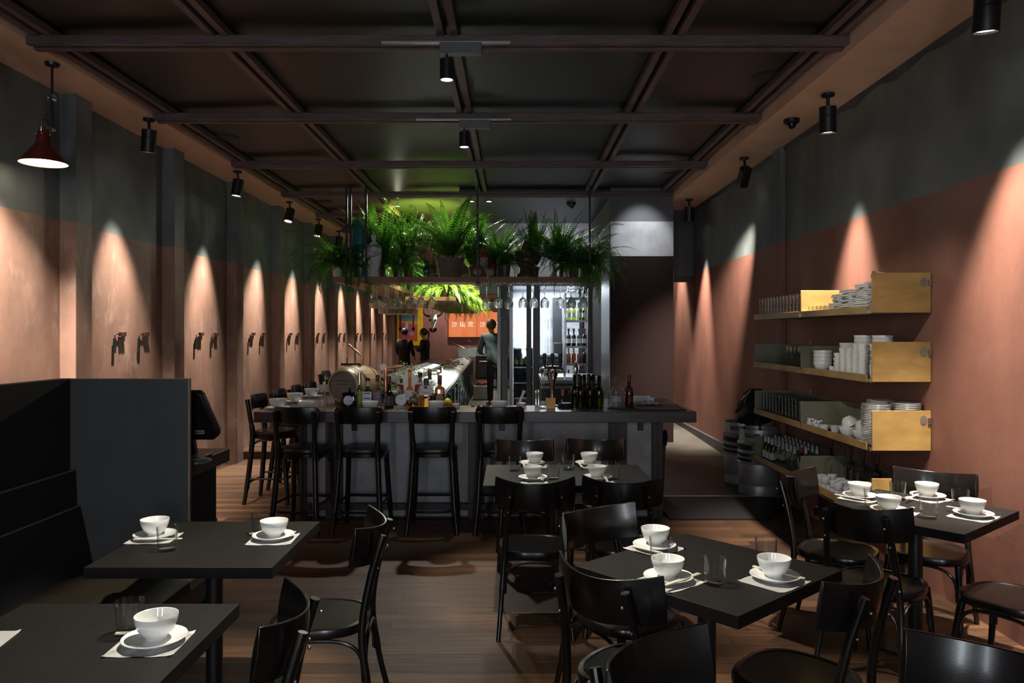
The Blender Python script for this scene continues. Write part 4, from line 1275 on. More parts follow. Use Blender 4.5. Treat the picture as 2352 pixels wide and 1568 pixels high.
# wine bottles and clear bottles at the right end of the bar
wine = lambda lab, mat, loc: bottle('wine_bottle', lab, loc, 0.0385, 0.292, 0.33, 0.0138, mat, None, ('glass_dark', 0.04), False, 0.16, 'wine bottles at the right end of the bar')
for px, nm in ((1333, 'left'), (1355, 'middle'), (1376, 'right')):
    wine('dark green wine bottle, %s one of the front three on the bar' % nm, 'glass_green', on_bar(px, 6.88))
for px, y in ((1320, 7.0), (1342, 7.06), (1363, 7.04), (1330, 7.14), (1352, 7.15)):
    wine('olive green wine bottle standing behind the front three on the bar', 'glass_green', on_bar(px, y))
for i, (px, y) in enumerate(((1391, 6.98), (1404, 7.05), (1415, 6.96), (1425, 7.04), (1436, 6.98), (1395, 7.12), (1410, 7.14), (1421, 7.13), (1432, 7.10))):
    bottle('clear_bottle', 'empty clear glass bottle in the cluster right of the green wine bottles', on_bar(px, y), 0.033, 0.25 + 0.02 * (i % 3), 0.34, 0.0125, 'glass', None, None, False, 0.18, 'clear bottles at the right end of the bar')
bottle('red_wine_bottle', 'single brown wine bottle standing on the black mat', (on_bar(1445, 6.96)[0], 6.96, BZ + 0.009), 0.038, 0.285, 0.34, 0.0135, 'glass_brown', None, ('wax_red', 0.05), False, 0.24)
m1 = B().lathe([(0, 0), (0.16, 0), (0.168, 0.004), (0.165, 0.009), (0, 0.009)], 36, sy=0.62).out('bar_mat', 'rubber')
tag(m1, 'round black rubber mat under the brown wine bottle', 'mat'); m1.location = (on_bar(1437, 6.9)[0], 6.88, BZ)
m2 = B().prism([(-0.20, -0.25), (0.22, -0.25), (0.24, 0.25), (-0.17, 0.25)], 0, 0.012).out('service_mat', 'rubber', bevel=0.004)
tag(m2, 'large black rubber service mat at the right end of the bar', 'mat'); m2.location = (1.29, 6.92, BZ)
b = B()
vs = []
for i in range(15):
    row = []
    for j in range(11):
        x, y = -0.12 + 0.24 * i / 14, -0.07 + 0.14 * j / 10
        e = max(0, 1 - (x / 0.12) ** 2) * max(0, 1 - (y / 0.07) ** 2)
        row.append(b.bm.verts.new((x + 0.012 * math.sin(7 * y * 9 + i), y + 0.01 * math.cos(i * 2.2), 0.004 + e * 0.045 * (0.45 + 0.55 * math.sin(i * 1.35 + 0.8) * math.cos(j * 1.1)) + 0.008 * abs(math.sin(i * 2.3 + j * 1.7)))))
    vs.append(row)
fs = [b.bm.faces.new((vs[i][j], vs[i + 1][j], vs[i + 1][j + 1], vs[i][j + 1])) for i in range(14) for j in range(10)]
bmesh.ops.solidify(b.bm, geom=fs, thickness=0.002)
cl = b.out('bar_cloth', 'white')
tag(cl, 'crumpled white cloth on the black mat at the right end of the bar', 'cloth'); cl.location = (1.245, 7.1, BZ + 0.013)
tr = thing('steel_tray', 'shallow grey steel tray at the back of the bar end', 'tray', (1.20, 7.66, BZ))
B().bb(-0.20, 0.18, -0.12, 0.12, 0, 0.004).bb(-0.20, 0.18, -0.124, -0.12, 0, 0.04).bb(-0.20, 0.18, 0.12, 0.124, 0, 0.04).bb(-0.204, -0.20, -0.124, 0.124, 0, 0.04).bb(0.18, 0.184, -0.124, 0.124, 0, 0.04).out('tray', 'steel', tr)
B().bb(-0.22, 0.20, -0.14, -0.122, 0.037, 0.041).out('lip', 'steel', tr)

# barrel on a cradle
br = thing('spirit_barrel', 'small oak barrel with steel hoops lying on the bar', 'barrel', (-1.52, 7.42, BZ), R(-13))
rx = Matrix.Rotation(R(-90), 4, 'X')
L, r0, r1 = 0.58, 0.148, 0.182
prof = [(0, -L / 2 + 0.02), (r0 - 0.014, -L / 2 + 0.02), (r0 - 0.012, -L / 2), (r0, -L / 2)]
prof += [(r0 + (r1 - r0) * (1 - (2 * t - 1) ** 2), -L / 2 + L * t) for t in [i / 14 for i in range(1, 14)]]
prof += [(r0, L / 2), (r0 - 0.012, L / 2), (r0 - 0.014, L / 2 - 0.02), (0, L / 2 - 0.02)]
B().lathe(prof, 40, c=(0, 0, 0.185), mat=rx).out('staves', 'oak', br)
bhd = B().lathe([(0, -L / 2 + 0.017), (r0 - 0.015, -L / 2 + 0.017), (r0 - 0.015, -L / 2 + 0.02), (0, -L / 2 + 0.02)], 36, c=(0, 0, 0.185), mat=rx).out('barrel_head', 'oak_end', br)
for y in (-0.275, -0.15, 0.15, 0.275):
    rr = r0 + (r1 - r0) * (1 - (2 * y / L) ** 2) + 0.0015
    r2 = r0 + (r1 - r0) * (1 - (2 * (y + math.copysign(0.03, -y)) / L) ** 2) + 0.0015
    ya, yb = (y, y + 0.03) if y < 0 else (y - 0.03, y)
    ra, rc = (rr, r2) if y < 0 else (r2, rr)
    B().lathe([(ra, ya), (ra + 0.002, ya), (rc + 0.002, yb), (rc, yb)], 40, c=(0, 0, 0.185), mat=rx).out('hoop', 'hoop', br)
for y in (-0.16, 0.16):
    B().bb(-0.13, 0.13, y - 0.02, y + 0.02, 0, 0.055).out('cradle', 'bar_post', br)
B().tube([(-0.07, -0.285, 0.23), (0.07, -0.285, 0.23)], 0.004, 6).tube([(-0.05, -0.285, 0.20), (0.05, -0.285, 0.20)], 0.004, 6).out('head_lettering', M['label_dark'], bhd)
B().lathe([(0, 0.36), (0.02, 0.36), (0.02, 0.385), (0, 0.385)], 16).tube([(-0.15, 0, 0.372), (0.06, 0, 0.372)], 0.012, 8).tube([(-0.09, 0, 0.37), (-0.09, 0, 0.44)], 0.005, 8).out('bung_fitting', 'black', br)
B().tube(curve([(0.055, 0, 0.36), (0.065, 0, 0.43), (0.045, 0, 0.47), (-0.02, 0, 0.52), (-0.075, 0, 0.565)], 6), 0.010, 10).out('spout_pipe', 'brass', br)

# copper tap pipe with a white disc
cp = thing('copper_tap_pipe', 'upright copper pipe with a white disc handle behind the bottles', 'tap', (-1.20, 7.25, BZ))
B().tube([(0, 0, 0), (0, 0, 0.345)], 0.019, 16).out('pipe', 'copper', cp)
B().tube([(-0.02, 0, 0.345), (0.15, 0, 0.365)], 0.015, 12).out('arm', 'brass', cp)
B().tube([(-0.025, -0.006, 0.355), (-0.025, -0.026, 0.355)], 0.03, 24).out('disc', 'white', cp)
B().lathe([(0, 0), (0.05, 0), (0.05, 0.006), (0, 0.008)], 20).out('flange', 'copper', cp)

# paper cone and dried flowers
cn = thing('paper_cone', 'red and white folded paper cone behind the amber bottles', 'paper cone', (-0.985, 7.30, BZ))
b = B()
b.rings([[(0.02 * k, 0, 0) for k in (0,)] * 1] if False else [[(0, 0, 0.0), (0.001, 0.03, 0.0), (0, 0.031, 0), (-0.001, 0.03, 0)], [(0.11, 0, 0.19), (0.06, 0.06, 0.19), (-0.06, 0.06, 0.19), (-0.11, 0, 0.19)], [(0.012, 0, 0.33), (0.01, 0.03, 0.33), (-0.01, 0.03, 0.33), (-0.012, 0, 0.33)]])
b.out('cone', 'paper', cn)
for s in (-1, 1):
    b = B()
    b.rings([[(s * 0.05, -0.004, 0.10), (s * 0.062, -0.002, 0.105), (s * 0.062, 0.0, 0.105)], [(s * 0.055, -0.004, 0.185), (s * 0.112, -0.002, 0.19), (s * 0.112, 0.0, 0.19)]])
    b.out('red_band', 'red', cn)
df = thing('dried_flower_bunch', 'bunch of pale dried flowers in a clear vase behind the spirit bottles', 'flowers', (-1.08, 7.75, BZ - 0.1))
B().lathe([(0, 0), (0.06, 0), (0.075, 0.22), (0.072, 0.22), (0.057, 0.008), (0, 0.007)], 24).out('vase', 'glass', df)
rng = random.Random(3)
b, b2 = B(), B()
for i in range(110):
    a, sp2 = rng.uniform(0, 2 * PI), rng.uniform(0.02, 0.30)
    top = Vector((sp2 * math.cos(a), sp2 * math.sin(a) * 0.6, rng.uniform(0.28, 0.52) - sp2 * 0.4))
    b.tube([(0, 0, 0.05), (top.x * 0.4, top.y * 0.4, top.z * 0.6), top], 0.0012, 3)
    for k in range(6):
        q = top + Vector((rng.uniform(-.03, .03), rng.uniform(-.03, .03), rng.uniform(-.03, .02)))
        b2.box(q, (rng.uniform(0.006, 0.013), 0.008, 0.008), rng.uniform(0, 3))
b.out('stems', M['label_green'], df)
b2.out('flower_heads', 'straw', df)['kind'] = 'stuff'

# ------------------------------------------------------------------ ice counter in the middle of the island
ic = thing('ice_display_counter', 'long seafood counter heaped with bright ice behind the bar', 'display counter', (-1.0, 14, 0.1))


def ri(b, name, mat, **k):
    o = b.out(name, mat, ic, **k)
    o.location = (1.0, -14, -0.1)
    return o


def edge_x(y):
    return -0.78 - 0.35 * (y - 8.7) / 12.8


b = B()
b.rings([[(-1.50, y, 0.12), (edge_x(y) - 0.03, y, 0.12), (edge_x(y) - 0.03, y, 0.97), (-1.50, y, 1.0)] for y in (8.7, 20.5)])
ri(b, 'cabinet', 'frame_dark')
b = B()
n = 120
rings = []
for i in range(n + 1):
    y = 8.7 + 11.8 * i / n
    e = edge_x(y)
    ring = [(-1.48, y, 0.99)]
    for j in range(1, 9):
        x = -1.46 + (e + 1.42) * j / 9
        ring.append((x, y, 1.0 + 0.06 * math.sin(j / 9 * PI) + 0.02 * math.sin(i * 1.9 + j * 2.3) + 0.012 * math.sin(i * 5.1 - j * 1.1)))
    ring += [(e - 0.02, y, 0.985), (e - 0.05, y, 0.95), (-1.48, y, 0.95)]
    rings.append(ring)
b.rings(rings)
o = ri(b, 'ice_bed', 'ice'); o['kind'] = 'stuff'
b = B()
b.rings([[(edge_x(y), y, 0.965), (edge_x(y) + 0.02, y, 0.965), (edge_x(y) + 0.02, y, 1.0), (edge_x(y), y, 1.0)] for y in (8.68, 20.5)])
ri(b, 'edge_rail', 'steel')
b = B()
n, m = 90, 14
vs = []
for i in range(n + 1):
    y = 8.7 + 11.8 * i / n
    row = []
    for j in range(m + 1):
        z = 0.12 + 0.85 * j / m
        row.append(b.bm.verts.new((edge_x(y) + 0.02 + 0.03 * math.sin(i * 2.3 + j * 0.7) * math.sin(j * 1.3 + i * 0.4) + 0.02 * (i % 3 == 0), y, z)))
    vs.append(row)
for i in range(n):
    for j in range(m):
        b.bm.faces.new((vs[i][j], vs[i + 1][j], vs[i + 1][j + 1], vs[i][j + 1]))
bmesh.ops.solidify(b.bm, geom=list(b.bm.faces), thickness=0.004)
ri(b, 'crinkled_wrap', 'foil', sharp=25)
for i in range(12):
    y = 9.0 + i * 0.95
    ri(B().bb(edge_x(y) + 0.03, edge_x(y) + 0.055, y, y + 0.05, 0.12, 0.97), 'upright', 'frame_dark')
gc = thing('glass_display_case', 'dark slanted display case with a pale glass top beside the ice', 'display case', (-1.40, 10.6, 1.016), R(-8))
b = B()
b.rings([[(-0.12, -1.0, 0.0), (0.12, -1.0, 0.0), (0.12, -1.0, 0.02), (-0.12, -1.0, 0.12)], [(-0.12, 1.3, 0.0), (0.12, 1.3, 0.0), (0.12, 1.3, 0.16), (-0.12, 1.3, 0.22)]])
b.out('case', 'frame_dark', gc)
b = B()
b.rings([[(0.0, -1.0, 0.075), (0.10, -1.0, 0.034), (0.10, -1.0, 0.040), (0.0, -1.0, 0.081)], [(0.0, 1.3, 0.195), (0.10, 1.3, 0.172), (0.10, 1.3, 0.178), (0.0, 1.3, 0.201)]])
b.out('glass_top', pm('pale glass top', (0.40, 0.52, 0.52), 0.12, 0, 0.1, 4), gc)
rng = random.Random(5)
for i in range(9):
    y = 11.0 + i * 0.62
    f = B().tube(curve([(-0.16, 0, 0.02), (-0.05, 0.01, 0.03), (0.08, 0, 0.028), (0.16, -0.01, 0.02), (0.22, -0.01, 0.022)], 4), [0.008, 0.015, 0.022, 0.028, 0.032, 0.034, 0.034, 0.032, 0.028, 0.022, 0.016, 0.010, 0.008, 0.016, 0.022, 0.028, 0.03][:17], 10, flat=0.6).out('fish', 'seafood')
    tag(f, 'pale fish lying on the ice counter behind the bar', 'fish', 'fish on the ice')
    f.location = (-1.2 + rng.uniform(-0.1, 0.12), y, 1.085); f.rotation_euler = (0, 0, rng.uniform(-0.6, 0.6) + 1.2)

# ------------------------------------------------------------------ hanging shelf
SZ = 2.44
hs = thing('hanging_shelf', 'timber shelf hung on iron rods over the bar, full of ferns', 'shelf', (-0.7, 10.5, SZ))


def rs(b, name, mat, **k):
    o = b.out(name, mat, hs, **k)
    o.location = (0.7, -10.5, -SZ)
    return o


rs(B().prism([(-2.40, 10.24), (1.03, 10.24), (1.03, 10.74), (-1.80, 10.74), (-1.80, 20.5), (-2.40, 20.5)], SZ - 0.075, SZ), 'plank', 'plank', bevel=0.003)
for x, y in ((-2.215, 10.225), (-2.163, 10.225), (-1.955, 10.225), (-0.47, 10.225), (1.025, 10.225)):
    rd = rs(B().bb(x - 0.014, x + 0.014, y - 0.006, y + 0.006, SZ - 0.10, 3.66), 'rod', 'iron')
    under(rs(B().bb(x - 0.03, x + 0.03, y - 0.01, y + 0.5, SZ - 0.092, SZ - 0.078), 'bracket', 'iron'), rd)
for x, y in ((-2.3, 13), (-2.3, 16), (-2.3, 19), (-1.85, 13), (-1.85, 16), (-1.85, 19)):
    rs(B().bb(x - 0.012, x + 0.012, y, y + 0.012, SZ - 0.08, 3.66), 'rod', 'iron')
for x in [-1.90, -1.75, -1.60, -1.42, -1.26, -1.12, -0.42, -0.26, -0.11, 0.07, 0.22, 0.37, 0.55, 0.71, 0.87]:
    for d in (-0.035, 0.035):
        rs(B().tube([(x + d, 10.27, SZ - 0.076), (x + d, 10.27, SZ - 0.096), (x + d, 10.72, SZ - 0.096), (x + d, 10.72, SZ - 0.076)], 0.003, 5), 'glass_rail', 'iron')
fs2 = thing('fern_plank', 'second hanging timber plank over the ice counter, loaded with bright ferns', 'shelf', (-1.35, 16.5, 2.22))
B().bb(-0.40, 0.40, -4.0, 4.0, 0, 0.06).out('plank', 'plank', fs2)
for y in (-3.5, 0, 3.5):
    for x in (-0.36, 0.36):
        B().bb(x - 0.01, x + 0.01, y - 0.01, y + 0.01, 0, 1.44).out('rod', 'iron', fs2)

wgp = [(0, 0.0), (0.040, 0.0), (0.040, 0.003), (0.008, 0.010), (0.0045, 0.03), (0.0045, 0.165), (0.010, 0.180), (0.040, 0.205), (0.057, 0.240), (0.060, 0.270), (0.052, 0.325), (0.0505, 0.325), (0.0585, 0.270), (0.0555, 0.242), (0.039, 0.208), (0.01, 0.187), (0, 0.186)]
wg = lathe_obj('wine_glass', wgp, 'glass', 24)
tag(wg, 'x', 'wine glass')
WG = Proto(wg)
hg = lathe_obj('hanging_wine_glass', wgp, 'crystal', 32)
tag(hg, 'x', 'wine glass')
HG = Proto(hg)
GX = [858, 885, 908, 943, 968, 992, 1118, 1144, 1169, 1201, 1226, 1251, 1287, 1313, 1340]
for i, px in enumerate(GX):
    x = (px - CX) * 10.36 / LENS_PX
    side = 'left' if i < 6 else 'right'
    n = (i + 1) if i < 6 else (i - 5)
    HG.put((x, 10.36, SZ - 0.088), 0, 'hanging wine glass in the front row, number %d from left in the %s set' % (n, side), 'wine glasses hanging under the shelf front', 1.0, (PI, 0, 0))
for px, side in ((858, 'left'), (885, 'left'), (908, 'left'), (943, 'left'), (1169, 'right'), (1313, 'right'), (1340, 'right')):
    x = (px - CX) * 10.36 / LENS_PX
    for k, y in enumerate((10.49, 10.62)):
        HG.put((x, y, SZ - 0.088), 0, 'hanging wine glass behind the front row, %s set under the shelf' % side, 'wine glasses behind the front row, %s set' % side, 1.0, (PI, 0, 0))
for i in range(9):
    for j in range(3):
        HG.put((-2.33 + 0.118 * (i % 5) + 0.02 * j, 13.6 + 0.16 * j + 0.5 * (i // 5), SZ - 0.08), 0, 'hanging wine glass in the far cluster under the left shelf arm', 'far cluster of hanging wine glasses', 1.0, (PI, 0, 0))

# ------------------------------------------------------------------ ferns
def fern_mesh(seed, n, length, up, droop, leafw=0.13):
    rng = random.Random(seed)
    b = B()
    V, Fc = b.bm.verts.new, b.bm.faces.new
    for f in range(n):
        az = 2 * PI * f / n + rng.uniform(-0.35, 0.35)
        L = length * rng.uniform(0.6, 1.1)
        e0 = R(rng.uniform(*up))
        dr = R(rng.uniform(*droop))
        steps = 26
        p = Vector((0.03 * math.cos(az), 0.03 * math.sin(az), 0))
        side = Vector((-math.sin(az), math.cos(az), 0))
        tw = rng.uniform(-0.5, 0.5)
        prev = None
        for i in range(steps + 1):
            t = i / steps
            e = e0 - dr * t ** 1.25
            d = Vector((math.cos(az) * math.cos(e), math.sin(az) * math.cos(e), math.sin(e)))
            q = p + d * (L / steps)
            nrm = side.cross(d)
            s2 = (side * math.cos(tw) + nrm * math.sin(tw))
            w = 0.0026 * (1 - t) + 0.0008
            a, c = V(p - s2 * w), V(p + s2 * w)
            if prev:
                Fc((prev[0], prev[1], c, a))
            prev = (a, c)
            if t > 0.10:
                ll = L * leafw * ((1 - t) ** 0.75) * min(1, (t - 0.06) / 0.14) + 0.006
                lw = L / steps * 0.42
                for s in (-1, 1):
                    tip = p + s2 * s * ll + d * ll * 0.28 - nrm * (ll * rng.uniform(0.02, 0.30))
                    mid = p + s2 * s * ll * 0.5 + d * ll * 0.10
                    Fc((V(p - d * lw * 0.9), V(mid - d * lw * 1.1), V(tip), V(mid + d * lw * 1.1)))
            p = q
    return b


FV = []
for k, (n, ln, up, dr) in enumerate(((58, 0.80, (38, 88), (15, 85)), (52, 0.75, (10, 80), (60, 150)), (50, 0.66, (0, 70), (60, 150)), (40, 0.80, (60, 89), (8, 45)))):
    me_o = fern_mesh(20 + k, n, ln, up, dr).out('foliage', 'fern')
    FV.append(me_o.data)
    bpy.data.objects.remove(me_o)
FL = []
for k in range(2):
    me_o = fern_mesh(40 + k, 50, 0.62, (-5, 60), (60, 140)).out('foliage', 'fern_lit')
    FL.append(me_o.data)
    bpy.data.objects.remove(me_o)


def fern(label, loc, data, rz, s=1.0, pot=('terracotta', 0.075, 0.15), group='ferns on the hanging shelf', shift=None):
    t = thing('potted_fern', label, 'fern', loc, rz, group)
    m, r, h = pot
    B().lathe([(0, 0), (r * 0.78, 0), (r, h), (r * 1.05, h), (r * 1.05, h + 0.015), (r * 0.9, h + 0.015), (r * 0.88, h - 0.01), (0, h - 0.01)], 24).out('pot', m, t)
    o = bpy.data.objects.new('foliage', data)
    COL.objects.link(o)
    o.parent = t
    o.location = (0, 0, h)
    o.scale = (s, s, s)
    if shift:
        o.matrix_local = Matrix.Translation((0, 0, h)) @ Matrix.Rotation(-rz, 4, 'Z') @ Matrix.Diagonal((s, s * shift, s, 1)) @ Matrix.Rotation(rz, 4, 'Z')
    return t


fx = lambda px, y=10.5: ((px - CX) * y / LENS_PX, y, SZ)
fern('drooping fern at the left end of the hanging shelf', fx(775), FV[1], 0.4, 1.15, ('label_white', 0.07, 0.14))
fern('trailing fern in a silver tin at the front left of the shelf', fx(803, 10.46), FV[2], 2.0, 0.72, ('steel', 0.08, 0.16))
fern('tall upright fern right behind the white statue', fx(876, 10.64), FV[3], 1.0, 1.22, ('terracotta', 0.06, 0.13))
fern('dark fern trailing over the shelf edge right of the statue', fx(914, 10.44), FV[1], 3.1, 0.85, ('black', 0.07, 0.13))
fern('slender fern between the trailing fern and the glass dome', fx(938, 10.66), FV[3], 5.2, 1.0)
fern('tall fern growing in the weathered timber planter', fx(1034, 10.5), FV[0], 2.4, 1.25, ('pot_wood', 0.19, 0.25))
fern('bushy fern behind the red hatted gnome', fx(1088, 10.66), FV[3], 4.0, 0.95)
fern('bright edged fern right of the red hatted gnome', fx(1142, 10.55), FV[0], 0.2, 0.95)
fern('fern trailing over the shelf edge left of the stone lantern', fx(1160, 10.38), FV[1], 1.4, 0.85)
fern('fern behind the brown stone lantern', fx(1226, 10.68), FV[3], 3.3, 0.98)
fern('large dark fern right of the brown stone lantern', fx(1282, 10.55), FV[0], 5.0, 1.0, ('steel', 0.085, 0.19))
fern('fern trailing through the hanging glasses near the right end', fx(1318, 10.36), FV[2], 0.5, 1.05)
fern('wide drooping fern at the right end of the hanging shelf', fx(1348, 10.42), FV[1], 2.6, 1.2, shift=0.38)
for i, y in enumerate((11.5, 12.6, 14.4, 16.2, 18.2, 20.0)):
    fern('fern on the left arm of the hanging shelf, number %d from the front' % (i + 1), (-2.08 + 0.1 * (i % 2), y, SZ), FV[1 if i % 2 else 2], i * 1.3, 0.85, group='ferns on the left arm of the shelf')
for i, (x, y) in enumerate(((-1.15, 13.0), (-1.35, 14.0), (-1.08, 14.9), (-1.3, 15.8), (-1.06, 16.7), (-1.3, 17.6), (-1.05, 18.5), (-1.3, 19.4), (-1.05, 20.2))):
    fern('bright yellow green fern on the plank above the ice, number %d from the front' % (i + 1), (x, y, 2.28), FL[i % 2], i * 1.1, 1.0 + 0.1 * (i % 2), group='bright ferns above the ice counter')

# ------------------------------------------------------------------ ornaments on the shelf
sx_ = thing('robed_statue', 'white standing statue of a robed figure among the ferns', 'statue', (fx(858, 10.32)[0], 10.33, SZ))
B().lathe([(0, 0), (0.085, 0), (0.09, 0.02), (0.075, 0.045), (0, 0.05)], 24, sy=0.8).out('base', 'stone', sx_)
b = B()
rings = []
prof = [(0.045, 0.075, 0.060), (0.12, 0.066, 0.052), (0.20, 0.072, 0.055), (0.27, 0.086, 0.058), (0.33, 0.090, 0.060), (0.39, 0.078, 0.056), (0.43, 0.070, 0.052), (0.455, 0.058, 0.045), (0.475, 0.030, 0.030), (0.49, 0.022, 0.024), (0.505, 0.030, 0.033), (0.53, 0.036, 0.040), (0.555, 0.034, 0.038), (0.575, 0.026, 0.028), (0.59, 0.020, 0.020), (0.605, 0.022, 0.022), (0.62, 0.012, 0.012)]
for z, rx2, ry2 in prof:
    ring = []
    for i in range(40):
        a = 2 * PI * i / 40
        f = 1 + (0.07 * math.sin(a * 9 + z * 14) + 0.04 * math.sin(a * 5 - z * 22)) * (1 if z < 0.45 else 0.15)
        ring.append((0.02 * math.sin(z * 6) + rx2 * f * math.cos(a), ry2 * f * math.sin(a), z))
    rings.append(ring)
b.rings(rings)
b.out('figure', 'stone', sx_, sharp=60)
b = B()
for s, pts in ((1, [(0.075, -0.01, 0.42), (0.085, -0.04, 0.34), (0.02, -0.075, 0.30)]), (-1, [(-0.065, -0.01, 0.42), (-0.10, -0.04, 0.33), (-0.06, -0.07, 0.26)])):
    b.tube(curve(pts, 5), [0.024 + 0.012 * (i / 10) for i in range(11)], 12)
b.out('sleeve', 'stone', sx_)
b = B()
b.rings([[(-0.06 - 0.07 * t + 0.03 * math.cos(a), -0.03 + 0.03 * math.sin(a), 0.32 - 0.12 * t + 0.02 * math.sin(3 * a)) for a in [2 * PI * i / 12 for i in range(12)]] for t in (0, 0.5, 1.0)])
b.out('drapery', 'stone', sx_)
B().ball((0.02 * math.sin(3.2), -0.040, 0.528), 0.007, 8).out('nose', 'stone', sx_)

pl2 = thing('glass_cloche', 'clear glass dome with a small figure inside, on the shelf', 'cloche', (fx(980, 10.36)[0], 10.36, SZ))
B().rings([[(r * math.cos(2 * PI * i / 36), r * math.sin(2 * PI * i / 36), z) for i in range(36)] for r, z in [(0.145, 0.0), (0.150, 0.15), (0.145, 0.27), (0.125, 0.36), (0.09, 0.42), (0.045, 0.455), (0.008, 0.465)]], False, True).out('dome', 'glass', pl2)
B().lathe([(0, 0), (0.03, 0), (0.05, 0.08), (0.045, 0.14), (0.022, 0.17), (0.03, 0.20), (0.02, 0.23), (0, 0.235)], 20).out('figurine', M['glass_teal'], pl2)
sm = B().lathe([(0, 0), (0.03, 0), (0.034, 0.04), (0.02, 0.10), (0.024, 0.17), (0.012, 0.24), (0, 0.25)], 20).out('small_figurine', 'label_grey')
tag(sm, 'small grey patterned figurine right of the trailing fern', 'figurine'); sm.location = (fx(911 + 9, 10.3)[0], 10.29, SZ)

gn = thing('garden_gnome', 'seated garden gnome with a red pointed hat and grey beard', 'gnome', (fx(1112, 10.34)[0], 10.34, SZ))
B().lathe([(0, 0), (0.10, 0), (0.12, 0.05), (0.115, 0.12), (0.08, 0.19), (0.05, 0.22), (0, 0.23)], 28, sx=1.15, sy=0.75).out('body', 'red', gn)
for s in (-1, 1):
    B().ball((s * 0.085, -0.06, 0.065), 0.062, 16, (1, 1.0, 0.95)).out('knee', 'twine', gn)
    B().tube(curve([(s * 0.10, -0.01, 0.18), (s * 0.13, -0.05, 0.13), (s * 0.06, -0.10, 0.11)], 5), 0.026, 10).out('arm', 'red', gn)
B().ball((0, -0.01, 0.245), 0.062, 18).out('head', 'skin', gn)
b = B()
b.rings([[(0.05 * math.cos(a), -0.05 + 0.025 * math.sin(a), 0.235) for a in [2 * PI * i / 14 for i in range(14)]], [(0.062 * math.cos(a), -0.075 + 0.028 * math.sin(a), 0.17) for a in [2 * PI * i / 14 for i in range(14)]], [(0.05 + 0.02 * math.cos(a), -0.10 + 0.02 * math.sin(a), 0.05) for a in [2 * PI * i / 14 for i in range(14)]], [(0.09 + 0.012 * math.cos(a), -0.115 + 0.01 * math.sin(a), -0.16) for a in [2 * PI * i / 14 for i in range(14)]]])
b.out('beard', 'twine', gn)
B().lathe([(0, 0.27), (0.070, 0.265), (0.072, 0.285), (0.045, 0.34), (0.026, 0.40), (0.022, 0.43), (0.0, 0.435)], 24).out('hat', 'red', gn)
B().ball((0, -0.075, 0.245), 0.016, 10).out('nose', 'skin', gn)
for s in (-1, 1):
    B().ball((s * 0.022, -0.066, 0.258), 0.007, 8).out('eye', 'ink', gn)
lt = thing('stone_lantern', 'dark brown ceramic lantern with a wide rim and pointed cap', 'lantern', (fx(1208, 10.40)[0], 10.40, SZ))
B().lathe([(0, 0), (0.115, 0), (0.12, 0.03), (0.085, 0.07), (0.078, 0.12), (0.10, 0.15), (0, 0.15)], 32).out('foot', 'terracotta', lt)
B().lathe([(0, 0.15), (0.10, 0.15), (0.135, 0.20), (0.14, 0.28), (0.12, 0.315), (0.15, 0.325), (0.155, 0.34), (0.10, 0.355), (0, 0.36)], 32).out('chamber', 'terracotta', lt)
B().lathe([(0, 0.355), (0.085, 0.358), (0.065, 0.42), (0.045, 0.48), (0.02, 0.50), (0, 0.502)], 28).out('cap', 'terracotta', lt)
tv = lathe_obj('teal_vase', [(0, 0), (0.11, 0), (0.125, 0.05), (0.135, 0.35), (0.125, 0.50), (0.10, 0.56), (0.11, 0.60), (0.105, 0.60), (0.09, 0.56), (0, 0.55)], pm('teal glaze', (0.02, 0.16, 0.19), 0.3, 0, 0.2, 5), 30)
tag(tv, 'tall teal vase among ferns at the left of the hanging shelf', 'vase'); tv.location = (fx(828, 10.62)[0], 10.62, SZ); tv.scale = (0.9, 0.9, 1.35)
